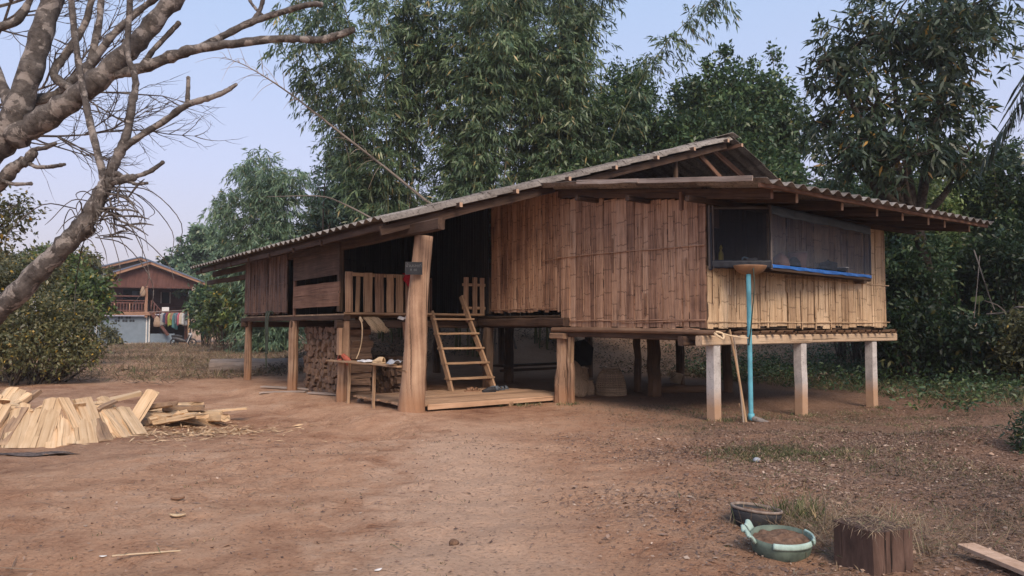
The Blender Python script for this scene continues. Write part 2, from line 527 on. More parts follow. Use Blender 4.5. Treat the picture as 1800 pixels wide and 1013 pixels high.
# ------------------------------------------------------------------ mesh builders
RND = random.Random(7)


def vec(p):
    return Vector((float(p[0]), float(p[1]), float(p[2])))


def catmull(pts, rad, n=6):
    P = [np.array(p, float) for p in pts]
    if len(P) < 3:
        n2 = max(2, n)
        return [P[0] + (P[-1] - P[0]) * i / n2 for i in range(n2 + 1)], [rad[0] + (rad[-1] - rad[0]) * i / n2 for i in range(n2 + 1)]
    Q = [2 * P[0] - P[1]] + P + [2 * P[-1] - P[-2]]
    out, ro = [], []
    for i in range(len(P) - 1):
        p0, p1, p2, p3 = Q[i:i + 4]
        for k in range(n):
            t = k / n
            out.append(.5 * ((2 * p1) + (-p0 + p2) * t + (2 * p0 - 5 * p1 + 4 * p2 - p3) * t * t + (-p0 + 3 * p1 - 3 * p2 + p3) * t ** 3))
            ro.append(rad[i] + (rad[i + 1] - rad[i]) * t)
    out.append(P[-1])
    ro.append(rad[-1])
    return out, ro


class MB:
    def __init__(self):
        self.v, self.f, self.uv = [], [], []

    def add(self, vs, fs, uvs):
        o = len(self.v)
        self.v += [tuple(float(c) for c in p) for p in vs]
        for f, u in zip(fs, uvs):
            self.f.append(tuple(i + o for i in f))
            self.uv.append(u)

    def beam(self, p0, p1, w, h, j=.004, seg=None, up=(0, 0, 1), ch=.12, taper=1.0):
        """rough sawn or hewn beam: w across, h along 'up', chamfered, jittered"""
        p0, p1 = vec(p0), vec(p1)
        ax = p1 - p0
        L = ax.length
        ax.normalize()
        u = Vector(up)
        if abs(ax.dot(u)) > .95:
            u = Vector((1, 0, 0)) if abs(ax.x) < .9 else Vector((0, 1, 0))
        sd = ax.cross(u).normalized()
        u = sd.cross(ax).normalized()
        c = min(w, h) * ch
        prof = [(-w / 2 + c, -h / 2), (w / 2 - c, -h / 2), (w / 2, -h / 2 + c), (w / 2, h / 2 - c), (w / 2 - c, h / 2), (-w / 2 + c, h / 2), (-w / 2, h / 2 - c), (-w / 2, -h / 2 + c)]
        n = seg or max(1, int(L / .35))
        vs, fs, uvs = [], [], []
        ou, ov = RND.random() * 9, RND.random() * 9
        per = [0.0]
        for k in range(8):
            a, b = prof[k], prof[(k + 1) % 8]
            per.append(per[-1] + math.hypot(a[0] - b[0], a[1] - b[1]))
        for i in range(n + 1):
            t = i / n
            k_ = 1 + (taper - 1) * t
            bx, by = (RND.uniform(-j, j), RND.uniform(-j, j)) if 0 < i < n else (0, 0)
            for (x, y) in prof:
                vs.append(p0 + ax * (L * t + RND.uniform(-j, j) * .5) + sd * (x * k_ + bx + RND.uniform(-j, j) * .5) + u * (y * k_ + by + RND.uniform(-j, j) * .5))
        for i in range(n):
            for k in range(8):
                k2 = (k + 1) % 8
                fs.append((i * 8 + k, i * 8 + k2, (i + 1) * 8 + k2, (i + 1) * 8 + k))
                v0, v1 = ov + L * i / n, ov + L * (i + 1) / n
                uvs.append([(ou + per[k], v0), (ou + per[k + 1], v0), (ou + per[k + 1], v1), (ou + per[k], v1)])
        fs.append(tuple(range(7, -1, -1)))
        uvs.append([(ou + x, ov + y * 14) for x, y in reversed(prof)])
        fs.append(tuple(n * 8 + k for k in range(8)))
        uvs.append([(ou + x, ov + y * 14) for x, y in prof])
        self.add(vs, fs, uvs)
        return self

    def box(self, c, s, j=0.0, rot=0.0):
        """axis aligned box (turned about z by rot), grain along its longest side"""
        c = vec(c)
        R = Matrix.Rotation(rot, 3, 'Z')
        k = max(range(3), key=lambda i: s[i])
        d = [Vector((1, 0, 0)), Vector((0, 1, 0)), Vector((0, 0, 1))][k] * s[k] / 2
        o = [s[i] for i in range(3) if i != k]
        if k == 2:
            w, h, up = s[0], s[1], R @ Vector((0, 1, 0))
        elif k == 0:
            w, h, up = s[1], s[2], Vector((0, 0, 1))
        else:
            w, h, up = s[0], s[2], Vector((0, 0, 1))
        d = R @ d
        p0, p1 = c - d, c + d
        ax = (p1 - p0).normalized()
        if k == 2:
            # beam() would pick its own side: build with explicit up
            return self._beam_up(p0, p1, w, h, R @ Vector((0, 1, 0)), j)
        return self.beam(p0, p1, w, h, j, None, up, .06)

    def _beam_up(self, p0, p1, w, h, u, j):
        ax = (p1 - p0).normalized()
        sd = ax.cross(u).normalized()
        b = MB.beam
        # a vertical beam with a chosen facing
        L = (p1 - p0).length
        c = min(w, h) * .06
        prof = [(-w / 2 + c, -h / 2), (w / 2 - c, -h / 2), (w / 2, -h / 2 + c), (w / 2, h / 2 - c), (w / 2 - c, h / 2), (-w / 2 + c, h / 2), (-w / 2, h / 2 - c), (-w / 2, -h / 2 + c)]
        n = max(1, int(L / .3))
        vs, fs, uvs = [], [], []
        ou, ov = RND.random() * 9, RND.random() * 9
        per = [0.0]
        for k in range(8):
            a, b2 = prof[k], prof[(k + 1) % 8]
            per.append(per[-1] + math.hypot(a[0] - b2[0], a[1] - b2[1]))
        for i in range(n + 1):
            t = i / n
            bx, by = (RND.uniform(-j, j), RND.uniform(-j, j)) if 0 < i < n else (0, 0)
            for (x, y) in prof:
                vs.append(p0 + ax * (L * t) + sd * (x + bx + RND.uniform(-j, j) * .5) + u * (y + by + RND.uniform(-j, j) * .5))
        for i in range(n):
            for k in range(8):
                k2 = (k + 1) % 8
                fs.append((i * 8 + k, i * 8 + k2, (i + 1) * 8 + k2, (i + 1) * 8 + k))
                v0, v1 = ov + L * i / n, ov + L * (i + 1) / n
                uvs.append([(ou + per[k], v0), (ou + per[k + 1], v0), (ou + per[k + 1], v1), (ou + per[k], v1)])
        fs.append(tuple(range(7, -1, -1)))
        uvs.append([(ou + x, ov + y * 14) for x, y in reversed(prof)])
        fs.append(tuple(n * 8 + k for k in range(8)))
        uvs.append([(ou + x, ov + y * 14) for x, y in prof])
        self.add(vs, fs, uvs)
        return self

    def tube(self, pts, rad, n=8, j=0.0, smooth=0, cap=True, squash=None):
        if np.isscalar(rad):
            rad = [rad] * len(pts)
        if smooth:
            pts, rad = catmull(pts, rad, smooth)
        P = [vec(p) for p in pts]
        up = Vector((0, 0, 1))
        vs, fs, uvs = [], [], []
        ou, ov = RND.random() * 9, RND.random() * 9
        ln = [0.0]
        for i in range(1, len(P)):
            ln.append(ln[-1] + (P[i] - P[i - 1]).length)
        prev = None
        for i, p in enumerate(P):
            t = (P[min(i + 1, len(P) - 1)] - P[max(i - 1, 0)]).normalized()
            if prev is None:
                r0 = up if abs(t.z) < .9 else Vector((1, 0, 0))
                s = t.cross(r0).normalized()
            else:
                s = (prev - t * prev.dot(t)).normalized()
            prev = s
            u = s.cross(t)
            for k in range(n):
                a = 2 * math.pi * k / n
                r = rad[i] * (1 + RND.uniform(-j, j))
                q = s * math.cos(a) * r + u * math.sin(a) * r
                vs.append(p + q)
        m = len(P)
        for i in range(m - 1):
            for k in range(n):
                k2 = (k + 1) % n
                fs.append((i * n + k, i * n + k2, (i + 1) * n + k2, (i + 1) * n + k))
                c0 = 2 * math.pi * rad[i]
                u0, u1 = ou + c0 * k / n, ou + c0 * (k + 1) / n
                uvs.append([(u0, ov + ln[i]), (u1, ov + ln[i]), (u1, ov + ln[i + 1]), (u0, ov + ln[i + 1])])
        if cap:
            fs.append(tuple(range(n - 1, -1, -1)))
            uvs.append([(ou + math.cos(k) * rad[0], ov + math.sin(k) * rad[0]) for k in range(n)])
            fs.append(tuple((m - 1) * n + k for k in range(n)))
            uvs.append([(ou + math.cos(k) * rad[-1], ov + math.sin(k) * rad[-1]) for k in range(n)])
        self.add(vs, fs, uvs)
        return self

    def lathe(self, prof, c=(0, 0, 0), n=24, sx=1.0, sy=1.0, wav=None, ring=False):
        """prof: (r, z) list"""
        vs, fs, uvs = [], [], []
        for i, (r, z) in enumerate(prof):
            for k in range(n):
                a = 2 * math.pi * k / n
                rr = r * (wav(a, i) if wav else 1.0)
                vs.append((c[0] + rr * math.cos(a) * sx, c[1] + rr * math.sin(a) * sy, c[2] + z))
        if ring:
            prof = list(prof) + [prof[0]]
            for k in range(n):
                a = 2 * math.pi * k / n
                rr = prof[0][0] * (wav(a, 0) if wav else 1.0)
                vs.append((c[0] + rr * math.cos(a) * sx, c[1] + rr * math.sin(a) * sy, c[2] + prof[0][1]))
        for i in range(len(prof) - 1):
            for k in range(n):
                k2 = (k + 1) % n
                fs.append((i * n + k, i * n + k2, (i + 1) * n + k2, (i + 1) * n + k))
                uvs.append([(k / n, prof[i][1]), ((k + 1) / n, prof[i][1]), ((k + 1) / n, prof[i + 1][1]), (k / n, prof[i + 1][1])])
        if prof[0][0] > 1e-4 and not ring:
            fs.append(tuple(range(n - 1, -1, -1)))
            uvs.append([(0, 0)] * n)
        if prof[-1][0] > 1e-4 and not ring:
            fs.append(tuple((len(prof) - 1) * n + k for k in range(n)))
            uvs.append([(0, 0)] * n)
        self.add(vs, fs, uvs)
        return self

    def quad(self, a, b, c, d):
        l1 = (vec(b) - vec(a)).length
        l2 = (vec(d) - vec(a)).length
        self.add([a, b, c, d], [(0, 1, 2, 3)], [[(0, 0), (l1, 0), (l1, l2), (0, l2)]])
        return self

    def grid(self, fn, nu, nv):
        vs = [fn(i / nu, k / nv) for i in range(nu + 1) for k in range(nv + 1)]
        fs, uvs = [], []
        for i in range(nu):
            for k in range(nv):
                a = i * (nv + 1) + k
                fs.append((a, a + nv + 1, a + nv + 2, a + 1))
                uvs.append([(i / nu, k / nv), ((i + 1) / nu, k / nv), ((i + 1) / nu, (k + 1) / nv), (i / nu, (k + 1) / nv)])
        self.add(vs, fs, uvs)
        return self

    def mesh(self, name):
        me = bpy.data.meshes.new(name)
        me.from_pydata(self.v, [], self.f)
        uvl = me.uv_layers.new(name="UVMap")
        flat = [c for u in self.uv for p in u for c in p]
        uvl.data.foreach_set("uv", flat)
        return me

    def build(self, name, mat, parent=None, smooth=False, solid=0.0, loc=None, rot=None):
        me = self.mesh(name)
        me.materials.append(M[mat] if isinstance(mat, str) else mat)
        if smooth:
            me.polygons.foreach_set("use_smooth", [True] * len(me.polygons))
            if smooth == 'auto':
                me.set_sharp_from_angle(angle=math.radians(40))
        o = bpy.data.objects.new(name, me)
        COL.objects.link(o)
        if parent is not None:
            o.parent = parent
        if loc is not None:
            o.location = [float(c) for c in loc]
        if rot is not None:
            o.rotation_euler = rot
        if solid:
            s = o.modifiers.new("thickness", 'SOLIDIFY')
            s.thickness = solid
            s.offset = 0
        return o


def tag(o, label=None, cat=None, group=None, kind=None):
    if label:
        o["label"] = label
    if cat:
        o["category"] = cat
    if group:
        o["group"] = group
    if kind:
        o["kind"] = kind
    return o


def thing(name, label, cat, loc=(0, 0, 0), rz=0.0, group=None):
    o = bpy.data.objects.new(name, None)
    o.empty_display_size = .1
    COL.objects.link(o)
    o.location = [float(c) for c in loc]
    o.rotation_euler = (0, 0, rz)
    return tag(o, label, cat, group)


def dup(root, loc, rot, label=None, group=None):
    r = root.copy()
    COL.objects.link(r)
    r.location = [float(c) for c in loc]
    r.rotation_euler = rot
    if label:
        r["label"] = label
    if group:
        r["group"] = group
    for ch in list(root.children):
        c = ch.copy()
        COL.objects.link(c)
        c.parent = r
        for g in list(ch.children):
            d = g.copy()
            COL.objects.link(d)
            d.parent = c
    return r


def unit(v):
    return v / np.maximum(np.linalg.norm(v, axis=-1, keepdims=True), 1e-9)


def leaves(name, base, direc, L, Wd, mat, parent=None, seed=0, sag=.12, flat=.35, origin=(0, 0, 0)):
    """one mesh of N leaf blades: base points, directions, lengths, widths"""
    rs = np.random.default_rng(seed + 991)
    N = len(base)
    d = unit(direc)
    nrm = unit(rs.normal(size=(N, 3)) * (1 - flat) + np.array([0, 0, 1.0]) * flat)
    w = unit(np.cross(d, nrm))
    up = np.cross(w, d)
    L = np.broadcast_to(np.asarray(L, float), (N,))[:, None]
    Wd = np.broadcast_to(np.asarray(Wd, float), (N,))[:, None]
    dn = np.array([0, 0, -1.0])
    mid = base + d * L * .42 + dn * L * sag * .18
    V = np.empty((N, 4, 3))
    V[:, 0] = base
    V[:, 1] = mid + w * Wd * .5 + up * Wd * .14
    V[:, 2] = base + d * L + dn * L * sag
    V[:, 3] = mid - w * Wd * .5 + up * Wd * .14
    V -= np.asarray(origin, float)
    me = bpy.data.meshes.new(name)
    me.vertices.add(N * 4)
    me.vertices.foreach_set("co", V.astype(np.float32).ravel())
    me.loops.add(N * 4)
    me.polygons.add(N)
    me.polygons.foreach_set("loop_start", np.arange(0, N * 4, 4, dtype=np.int32))
    me.loops.foreach_set("vertex_index", np.arange(N * 4, dtype=np.int32))
    me.update(calc_edges=True)
    me.materials.append(M[mat] if isinstance(mat, str) else mat)
    o = bpy.data.objects.new(name, me)
    COL.objects.link(o)
    if parent is not None:
        o.parent = parent
    return o


# ------------------------------------------------------------------ ground
def axis(lo, hi, step, out_lo, out_hi, grow=1.16):
    m = list(np.arange(lo, hi + 1e-6, step))
    a, s = lo, step
    left = []
    while a > out_lo:
        s *= grow
        a -= s
        left.append(a)
    b, s = hi, step
    right = []
    while b < out_hi:
        s *= grow
        b += s
        right.append(b)
    return np.array(left[::-1] + m + right)


gx_ = axis(-9.5, 9.5, .055, -500, 500)
gy_ = axis(3.6, 15.5, .055, -60, 900)
GX, GY = np.meshgrid(gx_, gy_, indexing='ij')
GZ = gz(GX, GY)
nx_, ny_ = GX.shape
gme = bpy.data.meshes.new("ground")
gme.vertices.add(nx_ * ny_)
gme.vertices.foreach_set("co", np.stack([GX, GY, GZ], -1).astype(np.float32).ravel())
ii, kk = np.meshgrid(np.arange(nx_ - 1), np.arange(ny_ - 1), indexing='ij')
q0 = (ii * ny_ + kk).ravel()
quads = np.stack([q0, q0 + ny_, q0 + ny_ + 1, q0 + 1], -1).astype(np.int32)
gme.loops.add(quads.size)
gme.polygons.add(len(quads))
gme.polygons.foreach_set("loop_start", np.arange(0, quads.size, 4, dtype=np.int32))
gme.loops.foreach_set("vertex_index", quads.ravel())
gme.update(calc_edges=True)
gme.polygons.foreach_set("use_smooth", [True] * len(gme.polygons))
gme.materials.append(M['ground'])
ground = bpy.data.objects.new("ground", gme)
COL.objects.link(ground)
tag(ground, "red brown bare dirt yard, cracked and trodden", "ground", kind="structure")

# ------------------------------------------------------------------ the stilt house (house frame: x along the kitchen wall, y away, z up)
house = thing("stilt_house", "bamboo walled house on stilts with a low corrugated roof", "house", HO, PHI)


def HB(name, mat, mb, smooth=False, parent=house, **k):
    return mb.build(name, mat, parent, smooth, **k)


def gh(a, b):
    p = HW(a, b)
    return float(gz(p[0], p[1]))


# --- stilts: three concrete posts under the kitchen, hewn wood elsewhere
for a in (.12, 2.5, 4.9):
    mb = MB()
    mb.box((a, -.02, .47), (.165, .165, 1.44), .004)
    HB("concrete_post", 'concrete', mb)
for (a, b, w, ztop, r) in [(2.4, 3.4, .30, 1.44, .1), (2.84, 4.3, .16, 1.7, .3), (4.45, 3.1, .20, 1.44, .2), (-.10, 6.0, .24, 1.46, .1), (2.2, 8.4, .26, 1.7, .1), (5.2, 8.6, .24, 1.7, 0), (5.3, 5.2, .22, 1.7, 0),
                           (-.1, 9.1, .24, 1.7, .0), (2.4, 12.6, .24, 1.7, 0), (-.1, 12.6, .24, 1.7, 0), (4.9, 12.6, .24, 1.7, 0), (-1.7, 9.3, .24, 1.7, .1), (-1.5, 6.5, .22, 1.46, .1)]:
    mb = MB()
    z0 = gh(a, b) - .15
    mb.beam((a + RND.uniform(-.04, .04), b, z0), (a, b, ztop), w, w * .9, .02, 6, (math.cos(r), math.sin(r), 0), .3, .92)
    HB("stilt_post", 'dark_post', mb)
for (a, b, w, zt) in [(-3.36, 6.36, .25, 1.60), (-3.40, 9.15, .23, 1.62), (-3.30, 13.0, .20, 1.62)]:
    mb = MB()
    mb.beam((a - .02, b + .03, gh(a, b) - .15), (a, b, zt), w, w * .85, .014, 6, (.8, .6, 0), .28, .86)
    HB("stilt_post", 'post', mb)
# splice block on the first wing post
mb = MB()
mb.beam((-3.50, 6.30, .92), (-3.50, 6.30, 1.46), .13, .07, .006, 3, (1, 0, 0))
HB("splice_block", 'post', mb)

# post at the step between kitchen and living room: hewn log with blocks nailed on
mb = MB()
mb.tube([(-.16, 3.40, gh(-.1, 3.4) - .15), (-.13, 3.42, .35), (-.10, 3.42, .8), (-.09, 3.44, 1.28)], [.165, .155, .135, .13], 9, .09, 3)
HB("stilt_post", 'post', mb)
mb = MB()
mb.beam((-.10, 3.18, gh(0, 3.2) - .1), (-.08, 3.22, 1.05), .12, .11, .012, 5, (.9, .3, 0), .2)
HB("splice_block", 'post', mb)
mb = MB()
mb.beam((-.10, 3.20, .80), (-.10, 3.18, 1.36), .10, .09, .006, 3, (1, 0, 0))
HB("splice_block", 'tan_board', mb)
mb = MB()
mb.beam((-.13, 3.62, 1.305), (-.13, 3.22, 1.305), .30, .11, .006, 2)
HB("cap_block", 'post', mb)

# the great log carrying the roof corner, with a mortise cut in it
mb = MB()
zb = gh(-3.2, 3.68)
mb.tube([(-3.26, 3.70, zb - .2), (-3.27, 3.70, zb + .05), (-3.25, 3.68, .5), (-3.22, 3.66, 1.1), (-3.21, 3.64, 1.75), (-3.17, 3.60, 2.4), (-3.13, 3.55, 3.06)],
        [.255, .235, .212, .200, .185, .165, .158], 22, .018, 7)
log = HB("roof_post", 'post', mb, True)
cut = MB()
cut.box((-3.09, 3.43, 1.62), (.22, .17, .20), 0)
cu = HB("mortise_cutter", 'dark_post', cut)
bo = log.modifiers.new("mortise", 'BOOLEAN')
bo.object = cu
bo.operation = 'DIFFERENCE'
bpy.context.view_layer.update()
dg = bpy.context.evaluated_depsgraph_get()
nm = bpy.data.meshes.new_from_object(log.evaluated_get(dg))
log.modifiers.clear()
log.data = nm
bpy.data.objects.remove(cu)

# --- floor beams
mb = MB()
mb.beam((-.27, -.06, 1.27), (2.72, -.06, 1.27), .13, .155, .003, 8)
HB("kitchen_beam", 'pale_beam', mb)
mb = MB()
mb.beam((2.723, -.06, 1.275), (5.73, -.06, 1.275), .13, .15, .003, 8)
HB("kitchen_beam", 'pale_beam', mb)
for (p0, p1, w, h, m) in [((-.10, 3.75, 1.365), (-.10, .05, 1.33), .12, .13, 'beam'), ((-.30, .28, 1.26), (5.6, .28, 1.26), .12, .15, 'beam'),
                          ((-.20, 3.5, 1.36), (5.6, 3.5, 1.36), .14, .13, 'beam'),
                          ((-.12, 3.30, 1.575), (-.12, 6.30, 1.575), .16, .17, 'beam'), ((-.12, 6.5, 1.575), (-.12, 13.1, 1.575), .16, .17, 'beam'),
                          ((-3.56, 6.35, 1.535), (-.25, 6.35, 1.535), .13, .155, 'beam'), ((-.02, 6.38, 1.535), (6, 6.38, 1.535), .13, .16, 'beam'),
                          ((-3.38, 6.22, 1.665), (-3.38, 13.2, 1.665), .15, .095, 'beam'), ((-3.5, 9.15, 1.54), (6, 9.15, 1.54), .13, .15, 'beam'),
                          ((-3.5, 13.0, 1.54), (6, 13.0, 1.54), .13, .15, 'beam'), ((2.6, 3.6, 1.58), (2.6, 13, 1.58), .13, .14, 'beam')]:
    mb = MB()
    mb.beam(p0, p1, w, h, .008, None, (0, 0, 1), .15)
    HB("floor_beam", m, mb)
# bamboo joists whose round ends show above the pale beam
for k in range(25):
    a = -.06 + k * .232 + RND.uniform(-.05, .05)
    r = RND.uniform(.026, .042)
    mb = MB()
    mb.tube([(a, -.16 - RND.uniform(0, .07), 1.35 + r), (a + .02, 1.6, 1.35 + r), (a, 3.4, 1.36 + r)], [r, r * .95, r * .9], 9, .03, 2, False)
    mb.tube([(a, -.10, 1.35 + r), (a, -.098, 1.35 + r)], r * .8, 8)
    HB("bamboo_joist", 'old_pole', mb, 'auto')
mb = MB()
mb.tube([(-.20, 3.62, 1.425), (-.19, 2.4, 1.43), (-.2, 1.1, 1.415), (-.21, -.32, 1.395)], [.05, .048, .045, .040], 10, .03, 5)
HB("edge_pole", 'old_pole', mb, 'auto')
mb = MB()
for k in range(30):
    mb.beam((RND.uniform(-.14, -.02), .1 + k * .115, 1.445 + RND.uniform(-.006, .012)), (RND.uniform(-.14, -.02), .1 + k * .115 + RND.uniform(.08, .2), 1.45 + RND.uniform(-.01, .012)), .12, .012, .004, 1)
HB("split_floor_edge", 'bamboo_red', mb)

# floors
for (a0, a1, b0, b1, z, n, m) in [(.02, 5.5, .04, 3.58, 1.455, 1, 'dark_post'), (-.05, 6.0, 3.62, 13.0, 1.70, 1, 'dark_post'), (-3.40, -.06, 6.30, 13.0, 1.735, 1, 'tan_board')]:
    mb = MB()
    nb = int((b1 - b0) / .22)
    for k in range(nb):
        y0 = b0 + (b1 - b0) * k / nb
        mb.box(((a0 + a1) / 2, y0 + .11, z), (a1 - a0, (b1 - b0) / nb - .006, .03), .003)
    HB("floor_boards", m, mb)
mb = MB()
mb.beam((-3.42, 6.262, 1.752), (-.05, 6.262, 1.752), .035, .045, .003)
HB("porch_edge_board", 'tan_board', mb)


# --- flattened bamboo walls
def bamboo_wall(name, mat, origin, along, out, length, zlo, zhi, wmin=.10, wmax=.26, ragged=.03, seed=1, rails=()):
    """vertical strips; zlo/zhi may be functions of the distance along"""
    rs = random.Random(seed)
    mb = MB()
    o, al, ou = np.array(origin, float), np.array(along, float), np.array(out, float)
    s = 0.0
    while s < length - .02:
        w = min(rs.uniform(wmin, wmax), length - s)
        z0 = (zlo(s) if callable(zlo) else zlo) + rs.uniform(-ragged, ragged)
        z1 = (zhi(s + w / 2) if callable(zhi) else zhi) + rs.uniform(-ragged, ragged) * .5
        d0 = rs.uniform(0, .020)
        g = rs.uniform(.0, .007)
        tilt = rs.uniform(-.009, .009)
        lean = rs.uniform(-.022, .022)
        n = 5
        vs, fs, uvs = [], [], []
        ub, vb = rs.uniform(0, 50), rs.uniform(0, 9)
        # the strip is gently curved across: three columns
        cols = [(g, 0.0), (w * .5, .006), (w - g, 0.0)]
        for i in range(n + 1):
            t = i / n
            z = z0 + (z1 - z0) * t
            wob = .004 * math.sin(t * 9 + ub)
            for (x, bulge) in cols:
                p = o + al * (s + x + lean * (t - .5) + wob * .5) + ou * (d0 + bulge + tilt * (x / w) + wob) + np.array([0, 0, z])
                vs.append(p)
            vs.append(o + al * (s + w - g + lean * (t - .5)) + ou * (-.012) + np.array([0, 0, z]))
            vs.append(o + al * (s + g + lean * (t - .5)) + ou * (-.012) + np.array([0, 0, z]))
        for i in range(n):
            for k in range(5):
                k2 = (k + 1) % 5
                fs.append((i * 5 + k, i * 5 + k2, (i + 1) * 5 + k2, (i + 1) * 5 + k))
                us = [0, w / 2, w, w, 0]
                a0, a1 = us[k], us[k2]
                t0, t1 = z0 + (z1 - z0) * i / n, z0 + (z1 - z0) * (i + 1) / n
                uvs.append([(ub + a0, vb + t0), (ub + a1, vb + t0), (ub + a1, vb + t1), (ub + a0, vb + t1)])
        mb.add(vs, fs, uvs)
        s += w
    for q in range(int(length * 9)):            # loose slivers split off the strips
        s0, w = rs.uniform(.03, length - .06), rs.uniform(.012, .035)
        za = zlo(s0) if callable(zlo) else zlo
        zb_ = zhi(s0) if callable(zhi) else zhi
        z0 = za + (zb_ - za) * rs.uniform(-.02, .7)
        z1 = min(zb_, z0 + rs.uniform(.3, 1.3))
        sl_ = rs.uniform(-.02, .02)
        ub, vb = rs.uniform(0, 50), rs.uniform(0, 9)
        d1, d2 = rs.uniform(.024, .030), rs.uniform(.026, .040)
        pa_ = o + al * s0 + ou * d1 + np.array([0, 0, z0])
        pb_ = o + al * (s0 + sl_) + ou * d2 + np.array([0, 0, z1])
        mb.add([pa_, pa_ + al * w, pb_ + al * w, pb_, pa_ - ou * .006, pa_ + al * w - ou * .006, pb_ + al * w - ou * .006, pb_ - ou * .006],
               [(0, 1, 2, 3), (1, 5, 6, 2), (4, 0, 3, 7), (3, 2, 6, 7), (4, 5, 1, 0)], [[(ub, vb + z0), (ub + w, vb + z0), (ub + w, vb + z1), (ub, vb + z1)]] * 5)
    wl_ = HB(name, mat, mb)
    for (zr, s0, s1, th, slope) in rails:
        r = MB()
        pts = []
        m = max(2, int((s1 - s0) / .5))
        for i in range(m + 1):
            t = i / m
            pts.append(o + al * (s0 + (s1 - s0) * t) + ou * (.028 + rs.uniform(0, .006)) + np.array([0, 0, zr + slope * t + rs.uniform(-.008, .008)]))
        r.tube(pts, th, 6, .15, 2)
        HB("split_bamboo_rail", mat, r, parent=wl_)
    return wl_


LOW = lambda b: 3.50 + .145 * (b + 1.56)           # underside of the kitchen roof
MAIN = lambda a: 3.27 + .302 * (a + 4.0)          # the main roof's front slope
bamboo_wall("kitchen_front_wall", 'bamboo_red', (0, 3.60, 0), (0, -1, 0), (-1, 0, 0), 3.60, 1.47, lambda s: LOW(3.6 - s) - .22, seed=3,
            rails=[(2.86, -.12, 3.6, .012, -.07), (1.60, .0, 3.6, .011, .0), (1.56, 1.7, 3.6, .009, .02)])
bamboo_wall("kitchen_side_wall", 'bamboo_straw', (.02, 0, 0), (1, 0, 0), (0, -1, 0), 1.6, 1.475, 2.46, seed=4,
            rails=[(1.56, 0, 1.6, .010, 0)])
bamboo_wall("kitchen_side_wall", 'bamboo_straw', (1.62, 0, 0), (1, 0, 0), (0, -1, 0), 3.92, 1.475, 3.52, seed=5,
            rails=[(1.565, 0, 4.0, .011, 0.0), (2.34, .4, 4.02, .010, -.02)])
bamboo_wall("living_room_wall", 'bamboo_red', (.05, 6.12, 0), (0, -1, 0), (-1, 0, 0), 2.50, 1.80, lambda s: MAIN(.05) - .12, .06, .14, seed=6,
            rails=[(2.83, 1.9, 2.5, .010, 0.02), (1.86, 0, 2.3, .010, 0)])
bamboo_wall("wing_wall", 'bamboo_dark', (-3.42, 12.95, 0), (0, -1, 0), (-1, 0, 0), 3.35, 1.80, 3.22, .06, .13, seed=8,
            rails=[(1.84, 0, 3.4, .012, 0), (2.52, 0, 3.3, .006, 0)])
# walls that close the far sides
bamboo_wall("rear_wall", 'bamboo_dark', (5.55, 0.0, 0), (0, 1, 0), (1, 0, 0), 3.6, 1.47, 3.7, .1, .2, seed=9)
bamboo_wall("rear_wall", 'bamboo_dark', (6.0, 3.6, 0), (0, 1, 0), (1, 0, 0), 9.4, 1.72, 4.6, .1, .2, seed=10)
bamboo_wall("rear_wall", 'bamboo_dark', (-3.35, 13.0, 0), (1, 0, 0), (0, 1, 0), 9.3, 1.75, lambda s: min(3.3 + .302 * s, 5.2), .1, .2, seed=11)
bamboo_wall("inner_wall", 'bamboo_shaded', (.0, 13.0, 0), (0, -1, 0), (-1, 0, 0), 6.85, 1.76, 4.3, .08, .16, seed=12)
bamboo_wall("inner_wall", 'bamboo_shaded', (-3.3, 9.4, 0), (1, 0, 0), (0, -1, 0), 3.28, 1.76, lambda s: 3.3 + .302 * s, .1, .2, seed=13)
bamboo_wall("inner_wall", 'bamboo_shaded', (.05, 3.62, 0), (1, 0, 0), (0, -1, 0), 5.9, 1.5, 4.2, .1, .2, seed=14)
bamboo_wall("inner_wall", 'bamboo_shaded', (.03, 1.15, 0), (1, 0, 0), (0, -1, 0), 2.6, 1.5, LOW(1.15) - .02, .2, .4, .005, seed=15)  # this and the next: partition added to stop light leaking into the bay
bamboo_wall("inner_wall", 'bamboo_shaded', (2.6, 1.15, 0), (0, -1, 0), (-1, 0, 0), 1.1, 1.5, LOW(.5), .2, .4, .005, seed=16)
# kitchen corner posts and top plates
for (p0, p1, w, h, m) in [((.04, .04, 1.45), (.04, .04, 3.74), .08, .08, 'dark_post'), ((5.5, .05, 1.45), (5.5, .05, 3.6), .09, .09, 'dark_post'),
                          ((.10, 3.6, 1.45), (.10, 3.6, 4.3), .14, .14, 'dark_post'), ((1.66, .06, 1.45), (1.66, .06, 3.6), .07, .07, 'dark_post')]:
    mb = MB()
    mb.beam(p0, p1, w, h, .004)
    HB("wall_post", m, mb)

# --- board wall of the wing: wide planks with gaps
wz = [(1.80, 1.86, 'board', .02), (1.895, 2.16, 'board', .0), (2.165, 2.40, 'board', .008), (2.53, 2.86, 'beam', .0), (2.875, 3.06, 'beam', .012), (3.065, 3.21, 'beam', .0)]  # upper planks take the dark beam wood, eave shade put into their colour
for (z0, z1, m, off) in wz[1:]:
    mb = MB()
    mb.beam((-3.44 + off, 9.12, (z0 + z1) / 2), (-3.44 + off, 6.46, (z0 + z1) / 2 + RND.uniform(-.01, .015)), .028, z1 - z0, .005, 6)
    HB("wall_plank", m, mb)
mb = MB()
mb.beam((-3.40, 9.16, 1.72), (-3.40, 9.16, 3.1), .09, .05, .004)
HB("plank_batten", 'board', mb)
mb = MB()
mb.beam((-3.40, 6.52, 1.79), (-3.40, 6.52, 3.1), .12, .10, .006)
HB("plank_batten", 'dark_post', mb)

